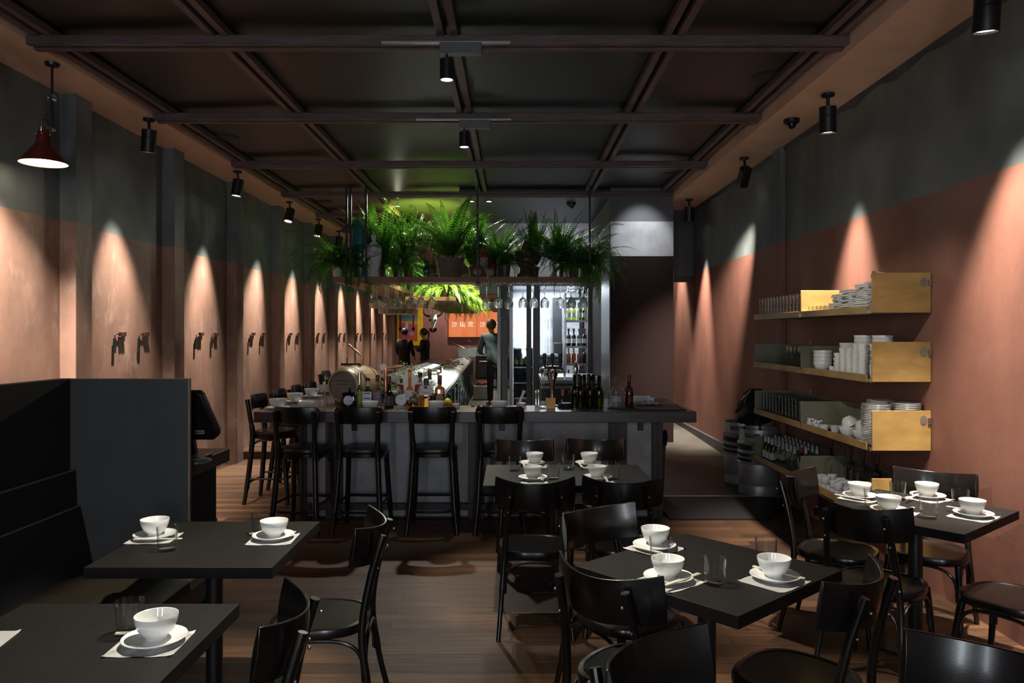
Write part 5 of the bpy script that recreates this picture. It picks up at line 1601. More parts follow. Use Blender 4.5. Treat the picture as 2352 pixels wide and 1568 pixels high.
# ------------------------------------------------------------------ wall shelves on the right
X0, X1, YN, YM, YF = 2.346, 2.735, 5.02, 6.25, 7.45
SHZ = [1.817, 1.364, 0.914, 0.470]
SHN = ['top', 'second', 'third', 'lowest']
for k, z in enumerate(SHZ):
    s = thing('wall_shelf', '%s of the four ochre plywood wall shelves' % SHN[k], 'shelf', ((X0 + X1) / 2, (YN + YF) / 2, z), 0, 'ochre plywood wall shelves')

    def rw(b, name, mat, **kw):
        o = b.out(name, mat, s, **kw)
        o.location = (-(X0 + X1) / 2, -(YN + YF) / 2, -z)
        return o
    rw(B().bb(X0, X1, YN + 0.013, YF, z, z + 0.013), 'bottom_board', 'ply_shaded')
    ep = rw(B().bb(X0 + 0.004, X1, YN, YN + 0.013, z, z + 0.262), 'end_panel', 'ply', bevel=0.002)
    rw(B().bb(X0, X1, YM, YM + 0.013, z + 0.013, z + 0.215), 'divider', 'ply' if k == 0 else 'ply_shaded', bevel=0.002)
    if k:
        rw(B().bb(X0, X1, YF - 0.013, YF, z + 0.013, z + 0.215), 'far_panel', 'ply_shaded', bevel=0.002)
    rw(B().bb(X0 - 0.008, X0 + 0.004, YN + 0.06, YM - 0.02, z - 0.005, z + 0.045), 'front_lip', 'ply', bevel=0.0015)
    rw(B().bb(X0 - 0.008, X0 + 0.004, YM + 0.035, YF, z - 0.005, z + 0.045), 'front_lip', 'ply', bevel=0.0015)
    for y in (YN + 0.03, YM + 0.008):
        rw(B().bb(X0 - 0.006, X0 + 0.003, y - 0.022, y + 0.022, z - 0.003, z + 0.020), 'clip', pm('brass clip %d' % k, (0.55, 0.48, 0.33), 0.3, 0.9))
    under(rw(B().lathe([(0, 0), (0.022, 0), (0.022, 0.003), (0, 0.004)], 28, sy=1.4, c=(X1 - 0.05, YN - 0.0005, z + 0.20), mat=Matrix.Rotation(R(90), 4, 'X')), 'bracket_plate', pm('smeared steel plate %d' % k, (0.22, 0.19, 0.16), 0.4, 0.3)), ep)
    under(rw(B().bb(X1 - 0.022, X1 - 0.001, YN - 0.012, YN + 0.002, z + 0.175, z + 0.215), 'hinge', 'steel'), ep)
    for y in (YN + 0.9, YF - 0.4):
        rw(B().bb(X1 - 0.004, X1 + 0.004, y - 0.012, y + 0.012, z + 0.013, z + 0.25), 'back_upright', 'steel')
    rw(B().bb(X1 - 0.012, X1, YN + 0.013, YF, z + 0.013, z + (0.215 if k else 0.06)), 'back_board', 'ply_shaded')

tum = lathe_obj('stacked_tumbler', [(0, 0), (0.030, 0), (0.033, 0.04), (0.036, 0.088), (0.034, 0.088), (0.031, 0.04), (0.028, 0.008), (0, 0.008)], 'glass', 20)
tag(tum, 'x', 'glass')
TU = Proto(tum)
# top shelf, far part: tumblers packed in rows, two high
for lay in range(2):
    for i in range(14):
        for j in range(4):
            y = YM + 0.08 + i * 0.081
            TU.put((X0 + 0.06 + j * 0.085, y, SHZ[0] + 0.014 + lay * 0.092), 0.3 * i, 'clear tumbler in the packed double rows at the far end of the top shelf' if j else 'clear tumbler on the open edge at the far end of the top shelf', 'tumblers at the far end of the top shelf' if j else 'front rank of tumblers on the top shelf', 1.02)
# top shelf, near part: low glasses, then napkins
for i in range(6):
    for j in range(4):
        TU.put((X0 + 0.06 + j * 0.085, YM - 0.09 - i * 0.082, SHZ[0] + 0.014), 0.3 * i, 'low clear glass right of the divider on the top shelf', 'low glasses beside the top shelf divider', (1, 1, 0.75))
nf = B().box((0, 0, 0.006), (0.11, 0.15, 0.0105)).box((0, 0.0, 0.0105), (0.108, 0.148, 0.0015)).out('folded_napkin', 'paper', bevel=0.004)
tag(nf, 'x', 'napkin')
NF = Proto(nf)
rng = random.Random(11)
for c, (x, y, n) in enumerate(((X0 + 0.075, 5.62, 11), (X0 + 0.075, 5.43, 13), (X0 + 0.075, 5.24, 15), (X0 + 0.20, 5.58, 14), (X0 + 0.20, 5.34, 17), (X0 + 0.20, 5.15, 15))):
    for i in range(n):
        NF.put((x + rng.uniform(-.011, .011), y + rng.uniform(-.014, .014) + 0.004 * i * math.sin(c * 2), SHZ[0] + 0.014 + i * 0.0125), rng.uniform(-0.22, 0.22), 'folded white napkin in the leaning stacks on the top shelf', 'folded napkins on the top shelf', None)
b = B()
b.rings([[(-0.03, -0.08, 0), (0.05, -0.07, 0), (0.04, -0.068, 0.002)], [(-0.035, -0.03, 0.05), (0.055, -0.02, 0.04), (0.05, -0.018, 0.042)], [(-0.03, 0.03, 0.06), (0.045, 0.04, 0.05), (0.04, 0.042, 0.052)], [(-0.02, 0.08, 0.02), (0.04, 0.08, 0.01), (0.035, 0.082, 0.012)]])
o = b.out('paper_bundle', 'paper'); tag(o, 'loose white paper on top of the napkin stacks of the top shelf', 'paper'); o.location = (X0 + 0.10, 5.13, SHZ[0] + 0.225)
for i in range(3):
    o = B().box((0, 0, 0.005), (0.20 - 0.03 * i, 0.24, 0.008)).out('menu_board', 'ply'); tag(o, 'thin timber board lying level with the top of the highest end panel', 'board', 'thin boards on the top shelf')
    o.location = (X0 + 0.26, 5.18, SHZ[0] + 0.235 + i * 0.0088); o.rotation_euler = (0, 0, 0.1 * i)

# second shelf: wine glasses, bowls, cups
for i in range(5):
    for j in range(2):
        WG.put((X0 + 0.08 + 0.11 * j, YM + 0.09 + i * 0.09, SHZ[1] + 0.014), 0, 'upright wine glass left of the divider on the second shelf', 'wine glasses on the second shelf', (0.62, 0.62, 0.60), (0, 0, 0))
for c, (x, y, n, nm) in enumerate(((X0 + 0.10, 6.06, 4, 'front stack of large bowls'), (X0 + 0.28, 6.00, 6, 'rear stack of large bowls'), (X0 + 0.27, 5.72, 8, 'second rear stack of large bowls'), (X0 + 0.28, 5.45, 8, 'third rear stack of large bowls'))):
    for i in range(n):
        BOWL.put((x, y, SHZ[1] + 0.014 + i * 0.030), 0.5 * i, 'white bowl, %s from below in the %s, second shelf' % (['lowest', 'second', 'third', 'fourth', 'fifth', 'sixth', 'seventh', 'eighth'][i], nm), 'stacked bowls on the second shelf', 1.12)
cup = lathe_obj('tea_cup', [(0, 0.002), (0.019, 0.002), (0.020, 0), (0.022, 0), (0.026, 0.020), (0.033, 0.050), (0.032, 0.051), (0.030, 0.049), (0.023, 0.020), (0.018, 0.007), (0, 0.006)], 'white', 24)
tag(cup, 'x', 'cup')
CU = Proto(cup)
for c in range(6):
    n = [1, 4, 5, 5, 6, 6][c]
    for i in range(n):
        a = 0.05 * math.sin(c * 2.1) * i
        for j in range(2):
            CU.put((X0 + 0.05 + 0.075 * j + a * 0.02, 5.74 - c * 0.098, SHZ[1] + 0.014 + i * 0.034), i, 'small white cup in the stacks beside the end panel of the second shelf', 'stacked tea cups on the second shelf', 1.15, (0.10 * math.sin(c + i), 0.10 * math.cos(c * 1.7 + i), 0))

# third shelf: tall glasses, bits, bowls, plates
for i in range(13):
    for j in range(4):
        TU.put((X0 + 0.06 + j * 0.085, YF - 0.10 - i * 0.083, SHZ[2] + 0.014), i, 'tall clear glass in the packed rows at the far end of the third shelf', 'tall glasses on the third shelf', (1.0, 1.0, 2.15))
for i, (y, full) in enumerate(((6.16, 1), (6.02, 1), (5.90, 0), (5.86, 0))):
    t = thing('condiment_cup', 'small grey cup ' + ('heaped with white flakes, ' if full else 'standing empty, ') + ['first', 'second', 'third', 'fourth'][i] + ' right of the divider on the third shelf', 'cup', (X0 + 0.045 + (0.07 if i == 3 else 0), y, SHZ[2] + 0.014), 0, 'small cups on the third shelf')
    B().lathe([(0, 0), (0.028, 0), (0.035, 0.05), (0.033, 0.05), (0.026, 0.006), (0, 0.006)], 22).out('cup', 'cream', t)
    if full:
        b = B()
        for q in range(14):
            b.box((rng.uniform(-.025, .025), rng.uniform(-.025, .025), 0.052 + rng.uniform(0, .02)), (0.016, 0.012, 0.012), rng.uniform(0, 3))
        b.out('flakes', 'paper', t)['kind'] = 'stuff'
o = B().tube([(0, -0.14, 0.024), (0, -0.10, 0.024), (0, 0.10, 0.024), (0, 0.14, 0.024)], [0.012, 0.024, 0.024, 0.012], 18).out('rolling_pin', 'wood_pin')
tag(o, 'brown wooden rolling pin lying on the third shelf', 'rolling pin'); o.location = (X0 + 0.17, 5.90, SHZ[2] + 0.014); o.rotation_euler = (0, 0, 0.5)
o = thing('honey_dipper', 'pale ridged whisk lying behind the bowls on the third shelf', 'whisk', (X0 + 0.21, 5.74, SHZ[2] + 0.05), 0.4)
B().lathe([(0, -0.02)] + [(0.022 - 0.004 * (i % 2), -0.02 + i * 0.006) for i in range(9)] + [(0, 0.036)], 16, mat=Matrix.Rotation(R(80), 4, 'X')).out('head', 'cream', o)
B().tube([(0, 0.0, 0), (0, 0.12, -0.015)], 0.006, 8).out('handle', 'cream', o)
for i, (y, x) in enumerate(((5.56, X0 + 0.09), (5.36, X0 + 0.10))):
    BOWL.put((x, y, SHZ[2] + 0.014), 0, 'white bowl standing on the third shelf, %s of the pair' % ('left' if i == 0 else 'right'), 'bowls on the third shelf', 1.15)
    BOWL.put((x - 0.012, y + 0.02, SHZ[2] + 0.162), 0, 'white bowl turned upside down over the %s standing bowl on the third shelf' % ('left' if i == 0 else 'right'), 'bowls on the third shelf', 1.0, (PI - 0.25, -0.42, 0))
uj = thing('utensil_jar', 'steel jar of dark ladles and spoons on the third shelf', 'jar', (X0 + 0.24, 5.48, SHZ[2] + 0.014))
B().lathe([(0, 0), (0.045, 0), (0.05, 0.11), (0.047, 0.11), (0.043, 0.006), (0, 0.006)], 22).out('jar', 'steel', uj)
for i in range(5):
    a = i * 1.26
    top = Vector((0.06 * math.cos(a), 0.08 * math.sin(a), 0.185 + 0.02 * (i % 3)))
    B().tube([(0.01 * math.cos(a), 0.01 * math.sin(a), 0.01), top], 0.003, 6).ball(top, 0.024, 12, (1, 1, 0.6)).out('ladle', 'frame_dark', uj)
PLT = PLATE
for c, (x, y, n, nm) in enumerate(((X0 + 0.095, 5.165, 24, 'left front'), (X0 + 0.225, 5.36, 25, 'rear'), (X0 + 0.29, 5.15, 25, 'right front'))):
    for i in range(n):
        PLT.put((x + rng.uniform(-.002, .002), y + rng.uniform(-.002, .002), SHZ[2] + 0.014 + i * 0.0112), 0, 'white plate in the %s stack at the near end of the third shelf' % nm, 'plates in the %s stack' % nm, 1.0)
o = B().tube([(0, 0, 0), (0.03, 0.05, 0.10)], 0.008, 10).ball((0.03, 0.05, 0.11), 0.016, 10, (1, 1, 1.6)).out('pestle', 'wood_pin')
tag(o, 'brown wooden pestle leaning beside the plates on the third shelf', 'pestle'); o.location = (X0 + 0.2, 5.58, SHZ[2] + 0.13)

# lowest shelf: beer bottles, wine glasses, soy bottle, carafes, cups
pb = bottle('beer_bottle', 'x', (0, 0, 0), 0.030, 0.225, 0.36, 0.0125, 'glass_lime', ('label_white', 0.02, 0.085, 'band'), ('steel', 0.012), False, 0.16, 'x', 'label_white')
PB = Proto(pb)
pc = bottle('water_flask', 'x', (0, 0, 0), 0.030, 0.232, 0.36, 0.0125, 'glass', None, ('steel', 0.012), False, 0.16, 'x', 'label_grey')
PC = Proto(pc)
for i in range(9):
    for j in range(3):
        P_ = PB if i < 3 else PC
        P_.put((X0 + 0.075 + 0.095 * j, YF - 0.10 - 0.095 * i, SHZ[3] + 0.014), 0, 'small beer bottle with white label at the far end of the lowest shelf' if i < 3 else 'small clear bottle with pale neck label in the rows on the lowest shelf', 'white labelled beer bottles on the lowest shelf' if i < 3 else 'small clear bottles on the lowest shelf')
for i in range(4):
    WG.put((X0 + 0.05, 6.95 - 0.13 * i, SHZ[3] + 0.014), 0, 'wine glass on the front edge of the lowest shelf, before the small bottles', 'wine glasses on the lowest shelf', (0.6, 0.6, 0.58), (0, 0, 0))
bottle('soy_sauce_bottle', 'dark soy sauce bottle with a yellow label left of the divider on the lowest shelf', (X0 + 0.045, 6.36, SHZ[3] + 0.014), 0.030, 0.25, 0.30, 0.013, 'glass_dark', ('label_green', 0.02, 0.14, 'flat'), ('wax_red', 0.03), True, 0.1)
for i in range(4):
    bottle('red_capsule_bottle', 'dark bottle with red capsule at the back of the lowest shelf', (X0 + 0.33, 6.45 - i * 0.22 - (0.15 if i > 0 else 0), SHZ[3] + 0.014), 0.034, 0.30, 0.34, 0.0135, 'glass_dark', None, ('wax_red', 0.05), False, 0.16, 'red capsule bottles on the lowest shelf')
pk = bottle('water_carafe', 'x', (0, 0, 0), 0.050, 0.325, 0.38, 0.015, 'glass', None, None, False, 0.14, 'x')
PK = Proto(pk)
for i in range(6):
    for j in range(2):
        PK.put((X0 + 0.205 + 0.115 * j, 6.15 - 0.115 * i, SHZ[3] + 0.014), 0, 'clear long necked water carafe in the rows on the lowest shelf', 'water carafes on the lowest shelf')
cy = lathe_obj('sake_cup', [(0, 0), (0.030, 0), (0.033, 0.004), (0.035, 0.050), (0.034, 0.052), (0.032, 0.050), (0.030, 0.008), (0, 0.007)], 'cream', 24)
tag(cy, 'x', 'cup')
CY = Proto(cy)
for i in range(10):
    for j in range(2):
        for l in range(2):
            if l == 1 and (i + j) % 3 == 2:
                continue
            front = j == 0
            CY.put((X0 + 0.045 + 0.078 * j, 5.94 - 0.078 * i, SHZ[3] + 0.014 + 0.054 * l), 0, 'small white cup in the %s, near end of lowest shelf' % ('front rank of the double stack' if front else 'rows behind the front rank'), 'front rank of white cups, lowest shelf' if front else 'rear white cups, lowest shelf')
CY.put((X0 + 0.123, 5.94 - 0.078 * 8, SHZ[3] + 0.014 + 0.108), 0, 'single white cup standing on top of the others on the lowest shelf', None, 1.1)

# ------------------------------------------------------------------ kegs, bag and bin
def keg(label, loc):
    t = thing('beer_keg', label, 'keg', loc, 0, 'steel beer kegs')
    pr = [(0, 0.03), (0.17, 0.02), (0.185, 0.0), (0.195, 0.0), (0.197, 0.06), (0.190, 0.085), (0.192, 0.10), (0.203, 0.125), (0.203, 0.30)]
    for z in (0.315, 0.365, 0.415):
        pr += [(0.203, z - 0.012), (0.213, z), (0.203, z + 0.012)]
    pr += [(0.203, 0.49), (0.213, 0.505), (0.200, 0.525), (0.178, 0.54), (0, 0.55)]
    B().lathe(pr, 48).out('barrel', 'keg', t)
    b = B()
    n = 48
    for i in range(n):
        a0, a1 = 2 * PI * i / n, 2 * PI * (i + 1) / n
        k = i % 24
        zs = [(0.53, 0.645)] if not 4 <= k <= 9 else [(0.53, 0.565), (0.61, 0.645)]
        for z0, z1 in zs:
            b.rings([[(r * math.cos(a), r * math.sin(a), z) for r, z in ((0.186, z0), (0.192, z0), (0.192, z1), (0.186, z1))] for a in (a0, a1)])
    bmesh.ops.remove_doubles(b.bm, verts=b.bm.verts, dist=0.0005)
    b.out('collar', 'keg', t)
    B().lathe([(0.200, 0.325), (0.2045, 0.326), (0.2045, 0.354), (0.200, 0.355)], 40).lathe([(0.200, 0.375), (0.2045, 0.376), (0.2045, 0.404), (0.200, 0.405)], 40).lathe([(0.2035, 0.44), (0.205, 0.44), (0.205, 0.49), (0.2035, 0.49)], 40).out('black_band', 'rubber', t)
    B().lathe([(0, 0.545), (0.03, 0.55), (0.03, 0.575), (0, 0.58)], 20).out('valve', 'steel', t)
    return t


k1 = keg('steel beer keg nearer us beneath the far end of the wall shelves', (2.48, 7.74, 0.083))
text('Star', 0.045, 'label_grey', k1, (-0.085, -0.187, 0.465), (R(90), 0, R(-24)))
text('COLLECTION CALL', 0.018, 'label_grey', k1, (-0.06, -0.197, 0.390), (R(90), 0, R(-17)))
text('UNLAWFUL USE', 0.018, 'label_grey', k1, (-0.06, -0.197, 0.340), (R(90), 0, R(-17)))
keg('steel beer keg half hidden behind the nearer keg', (2.46, 8.20, 0.10))
b = B()
rings = []
for i, (z, r) in enumerate(((0, 0.10), (0.03, 0.17), (0.12, 0.19), (0.22, 0.15), (0.30, 0.11), (0.36, 0.05))):
    rings.append([((r + 0.018 * math.sin(a * 7 + i * 1.9)) * math.cos(a) + 0.10 * z, (r + 0.018 * math.cos(a * 5 + i)) * math.sin(a), z + 0.01 * math.sin(a * 6 + i)) for a in [2 * PI * k / 40 for k in range(40)]])
b.rings(rings)
o = b.out('bin_bag', pm('black plastic film', (0.012, 0.012, 0.013), 0.22, 0, 0.2, 9, 0.5, 18)); tag(o, 'crumpled black plastic bag lying on top of the kegs', 'bag'); o.location = (2.50, 8.0, 0.74)
bn2 = thing('waste_bin', 'grey round bin lined with a black bag behind the bar end', 'bin', (1.385, 7.62, 0.085))
B().lathe([(0, 0), (0.11, 0), (0.135, 0.56), (0.13, 0.56), (0.105, 0.008), (0, 0.008)], 32).out('tub', M['frame_grey'], bn2)
b = B()
b.rings([[((r + 0.008 * math.sin(a * 9 + i * 2)) * math.cos(a), (r + 0.008 * math.sin(a * 7 + i)) * math.sin(a), z + 0.012 * math.sin(a * 5 + i)) for a in [2 * PI * k / 40 for k in range(40)]] for i, (r, z) in enumerate(((0.142, 0.50), (0.146, 0.56), (0.140, 0.62), (0.120, 0.64), (0.115, 0.55)))], False, False)
b.out('bag_liner', 'black', bn2)
# ------------------------------------------------------------------ coat hooks along the left wall
hk = thing('coat_hook', 'x', 'coat hook')
B().bb(0.0, 0.010, 0.10, 0.155, -0.020, 0.020).out('wall_plate', 'brass', hk, bevel=0.002)
B().bb(0.008, 0.034, 0.025, 0.125, -0.019, 0.019).out('block', pm('red brown leather block', (0.055, 0.018, 0.012), 0.5), hk, bevel=0.002)
B().tube(curve([(0.018, 0.03, 0.0), (0.018, -0.03, 0.0), (0.018, -0.055, -0.006), (0.018, -0.062, -0.03), (0.018, -0.062, -0.05)], 5), 0.006, 8).out('arm', 'iron', hk)
b = B()
b.rings([[(0.013, -0.085 + dx, z), (0.022, -0.085 + dx, z), (0.022, -0.042 + dx, z), (0.013, -0.042 + dx, z)] for z, dx in ((-0.04, 0), (-0.08, 0.002), (-0.12, -0.003), (-0.175, -0.007))])
b.out('leather_strap', 'black', hk)
HK = Proto(hk)
ORD = ['first', 'second', 'third', 'fourth', 'fifth', 'sixth', 'seventh', 'eighth', 'ninth']
for i in range(9):
    for j, dy in enumerate((7.16, 7.62)):
        HK.put((XL + 0.001, dy + 1.83 * i, 1.676), 0, '%s dark coat hook with hanging strap in the %s bay of the left wall' % (('left', 'right')[j], ORD[i]), 'coat hooks along the left wall')

# ------------------------------------------------------------------ back wall: painting, backlit signs, skull
pt = thing('framed_painting', 'yellow framed abstract landscape painting on the back wall', 'painting', (-3.27, 23.96, 1.93))
cv = B().box((0, 0, 0), (0.58, 0.03, 1.0)).out('canvas', 'canvas', pt)
B().bb(-0.34, -0.29, -0.03, 0.03, -0.62, 0.62).bb(0.29, 0.46, -0.03, 0.03, -0.62, 0.62).bb(-0.34, 0.46, -0.031, 0.03, -0.62, -0.49).bb(-0.34, 0.46, -0.031, 0.03, 0.50, 0.62).out('picture_frame', 'yellow', pt)
for x in (-0.24, 0.17):
    B().box((x, -0.018, 0.12), (0.05, 0.004, 0.62)).box((x, -0.018, -0.10), (0.10, 0.004, 0.08)).out('red_post', 'red', cv)
B().lathe([(0, 0), (0.08, 0), (0.08, 0.003), (0, 0.003)], 20, c=(-0.04, -0.018, -0.02), sx=0.6, sy=1.7, mat=Matrix.Rotation(R(90), 4, 'X')).out('pale_shape', 'label_white', cv)
B().lathe([(0, 0), (0.07, 0), (0.07, 0.003), (0, 0.003)], 20, c=(0.10, -0.018, -0.25), sx=1.2, mat=Matrix.Rotation(R(90), 4, 'X')).out('purple_shape', pm('lilac paint', (0.35, 0.26, 0.62), 0.5), cv)
for i, px in enumerate((1063, 1128)):
    sgx = thing('lightbox_sign', 'orange backlit sign with white Chinese characters, %s of the two' % ('left' if i == 0 else 'right'), 'sign', ((px - CX) * 23.9 / LENS_PX, 23.90, EYE - (744 - HY) * 23.9 / LENS_PX), 0, 'orange lightbox signs')
    lbx = B().box((0, 0, 0), (0.875, 0.09, 0.80)).out('light_box', 'sign', sgx)
    B().bb(-0.44, 0.44, -0.05, 0.05, -0.43, -0.40).bb(-0.44, 0.44, -0.05, 0.05, 0.40, 0.42).out('sign_frame', 'frame_dark', sgx)
    B().bb(0.434, 0.442, -0.05, 0.05, -0.43, 0.42).out('sign_joint', 'frame_dark', sgx)
    for x, chx in ((-0.26, '沙'), (-0.01, '坛'), (0.25, '欢')):
        text(chx, 0.19, 'sign_white' if 'sign_white' in M else M.setdefault('sign_white', glow('white sign letter', (1, 0.88, 0.70), 1.2)) and 'sign_white', lbx, (x, -0.052, -0.02), (R(90), 0, 0), 'character', 0.002)
sk = thing('animal_skull', 'bright lit horned animal skull hanging under the far plants', 'skull', (-1.98, 19.0, 1.92))
sk.scale = (0.78, 0.78, 0.78)
b = B()
prof = [(0.30, 0.10, 0.09), (0.26, 0.125, 0.10), (0.18, 0.13, 0.10), (0.10, 0.115, 0.09), (0.02, 0.085, 0.075), (-0.08, 0.062, 0.06), (-0.17, 0.055, 0.05), (-0.23, 0.05, 0.04), (-0.255, 0.03, 0.025)]
b.rings([[(w * math.cos(a) * (1 + 0.10 * math.cos(3 * a)), d * math.sin(a), z) for a in [2 * PI * i / 24 for i in range(24)]] for z, w, d in prof])
b.out('cranium', 'white', sk)
for s in (-1, 1):
    B().tube(curve([(s * 0.10, 0, 0.24), (s * 0.22, 0, 0.27), (s * 0.30, 0, 0.36), (s * 0.29, 0, 0.48)], 5), [0.04 - 0.036 * i / 15 for i in range(16)], 10).out('horn', 'chair', sk)
    B().ball((s * 0.085, -0.075, 0.12), 0.035, 14, (1, 0.6, 1.3)).out('eye_socket', 'ink', sk)
    B().ball((s * 0.025, -0.045, -0.18), 0.016, 10, (1, 0.8, 1.8)).out('nostril', 'ink', sk)
B().tube([(0, 0, 0.29), (0, 0, 0.46)], 0.006, 6).out('cord', 'iron', sk)
b = B()
b.rings([[(w * math.cos(a), d * math.sin(a) + 0.01, z) for a in [2 * PI * i / 20 for i in range(20)]] for z, w, d in ((-0.13, 0.115, 0.05), (-0.17, 0.125, 0.055), (-0.23, 0.11, 0.05), (-0.27, 0.04, 0.03))])
b.out('lower_mount', 'walnut', sk)
spot((-1.9, 17.9, 2.7), (-1.98, 19.0, 1.9), 330, 22, 0.4, (1, 0.95, 0.8), 0.03)

# ------------------------------------------------------------------ people
def skin_body(name, verts, edges, radii, mat, parent, root=0, sub=2):
    me = bpy.data.meshes.new(name)
    me.from_pydata([Vector(v) for v in verts], edges, [])
    o = bpy.data.objects.new(name, me)
    COL.objects.link(o)
    o.parent = parent
    md = o.modifiers.new('skin', 'SKIN')
    md.use_smooth_shade = True
    sv = me.skin_vertices[0].data
    for i, r in enumerate(radii):
        sv[i].radius = (r, r) if not isinstance(r, tuple) else r
    sv[root].use_root = True
    s = o.modifiers.new('sub', 'SUBSURF')
    s.levels = s.render_levels = sub
    me.materials.append(M[mat])
    return o


def person(name, label, loc, rz, J, top, legs, hairmat, pony, scale=1.0, apron=None):
    """J: joint positions with +Y the facing direction; one continuous body, clothes and hair as children"""
    t = thing('person', label, 'person', loc, rz, None)
    t.scale = (scale,) * 3
    V, E, Rr = [], [], []

    def add(p, r, frm=None):
        V.append(p); Rr.append(r)
        if frm is not None:
            E.append((frm, len(V) - 1))
        return len(V) - 1
    pel = add((0, 0, 0.92), (0.13, 0.09))
    wst = add(J['waist'], (0.11, 0.08), pel)
    chs = add(J['chest'], (0.125, 0.085), wst)
    nb = add(J['neck'], 0.052, chs)
    nt = add(J['neck2'], 0.048, nb)
    h0 = add(J['chin'], (0.062, 0.072), nt)
    h1 = add(J['head'], (0.076, 0.092), h0)
    add(J['crown'], (0.050, 0.062), h1)
    for s, k in ((-1, 'l'), (1, 'r')):
        sh = add(J[k + 'sh'], 0.056, chs)
        el = add(J[k + 'el'], 0.042, sh)
        wr = add(J[k + 'wr'], 0.029, el)
        hd = Vector(J[k + 'hand'])
        pa = add(hd, (0.036, 0.020), wr)
        d = (hd - Vector(J[k + 'wr'])).normalized()
        sd = d.cross(Vector((0, 0, 1)))
        sd = sd.normalized() if sd.length > 0.1 else Vector((1, 0, 0))
        for q, (off, ln) in enumerate(((-0.027, 0.062), (-0.009, 0.075), (0.009, 0.070), (0.027, 0.055))):
            f1 = add(hd + sd * off + d * 0.045, 0.009, pa)
            add(hd + sd * off * 1.1 + d * (0.045 + ln * 0.55) + Vector((0, 0, -0.012)), 0.0082, f1)
        add(hd + sd * -0.045 * s + d * 0.02 + Vector((0, 0, 0.012)), 0.009, pa)
        hp = add((s * 0.085, 0, 0.86), 0.088, pel)
        kn = add((s * 0.095, 0.02, 0.49), 0.056, hp)
        an = add((s * 0.10, -0.01, 0.09), 0.038, kn)
        add((s * 0.11, 0.13, 0.035), 0.035, an)
    skin_body('body', V, E, Rr, 'skin', t)
    # shirt with sleeves
    V2 = [(0, 0, 0.73), J['waist'], J['chest'], tuple((Vector(J['neck']) * 0.7 + Vector(J['chest']) * 0.3))]
    E2 = [(0, 1), (1, 2), (2, 3)]
    R2 = [(0.19, 0.145), (0.175, 0.130), (0.205, 0.145), 0.10]
    for k in 'lr':
        n0 = len(V2)
        a, c = Vector(J[k + 'sh']), Vector(J[k + 'el'])
        V2 += [tuple(a), tuple(a.lerp(c, 0.55)), tuple(c), tuple(c.lerp(Vector(J[k + 'wr']), 0.9))]
        E2 += [(2, n0), (n0, n0 + 1), (n0 + 1, n0 + 2), (n0 + 2, n0 + 3)]
        R2 += [0.088, 0.072, 0.064, 0.050]
    skin_body('shirt', V2, E2, R2, top, t, 0)
    V3 = [(0, 0, 0.93)]
    E3, R3 = [], [(0.115, 0.09)]
    for s in (-1, 1):
        n0 = len(V3)
        V3 += [(s * 0.088, 0, 0.84), (s * 0.096, 0.02, 0.49), (s * 0.10, -0.01, 0.10)]
        E3 += [(0, n0), (n0, n0 + 1), (n0 + 1, n0 + 2)]
        R3 += [0.100, 0.072, 0.058]
    skin_body('trousers', V3, E3, R3, legs, t, 0)
    for s in (-1, 1):
        B().ball((s * 0.11, 0.06, 0.04), 0.05, 14, (1, 2.5, 0.8)).out('shoe', 'black', t)
    hc = Vector(J['head'])
    B().ball(hc + Vector((0, -0.028, 0.038)), 0.112, 20, (0.92, 1.02, 1.0)).out('hair', hairmat, t)
    fd = Vector((0, 0.088, 0))
    B().ball(hc + fd + Vector((0, 0.012, -0.02)), 0.014, 10, (0.8, 1.2, 1.4)).out('nose', 'skin', t)
    for s in (-1, 1):
        B().ball(hc + fd + Vector((s * 0.032, -0.008, 0.008)), 0.010, 10).out('eye', 'ink', t)
        B().ball(hc + Vector((s * 0.080, -0.005, -0.01)), 0.026, 12, (0.35, 0.8, 1.2)).out('ear', 'skin', t)
    B().ball(hc + fd + Vector((0, -0.004, -0.065)), 0.016, 10, (1.5, 0.5, 0.45)).out('mouth', 'red', t)
    if pony:
        B().tube(curve([hc + Vector((0, -0.11, 0.06)), hc + Vector((0, -0.17, 0.02)), hc + Vector((0, -0.165, -0.12)), hc + Vector((0, -0.13, -0.26))], 5), [0.032 - 0.02 * i / 15 for i in range(16)], 10).out('ponytail', hairmat, t)
    if apron:
        B().box((0, 0.125, 0.82), (0.30, 0.012, 0.55)).out('apron', apron, t, bevel=0.004)
    return t


stand = dict(waist=(0, 0.0, 1.08), chest=(0, 0.0, 1.32), neck=(0, 0.01, 1.47), neck2=(0, 0.025, 1.53), chin=(0, 0.045, 1.575), head=(0, 0.035, 1.655), crown=(0, 0.02, 1.72),
             lsh=(-0.19, 0, 1.40), lel=(-0.25, 0.02, 1.13), lwr=(-0.23, 0.16, 0.95), lhand=(-0.21, 0.23, 0.91),
             rsh=(0.19, 0, 1.40), rel=(0.25, 0.02, 1.13), rwr=(0.23, 0.16, 0.95), rhand=(0.21, 0.23, 0.91))
hold = dict(stand, chin=(0, 0.06, 1.56), head=(0, 0.06, 1.64), crown=(0, 0.055, 1.71), lel=(-0.23, 0.03, 1.13), lwr=(-0.12, 0.24, 1.18), lhand=(-0.06, 0.30, 1.20), rel=(0.23, 0.03, 1.13), rwr=(0.12, 0.24, 1.18), rhand=(0.06, 0.30, 1.20))
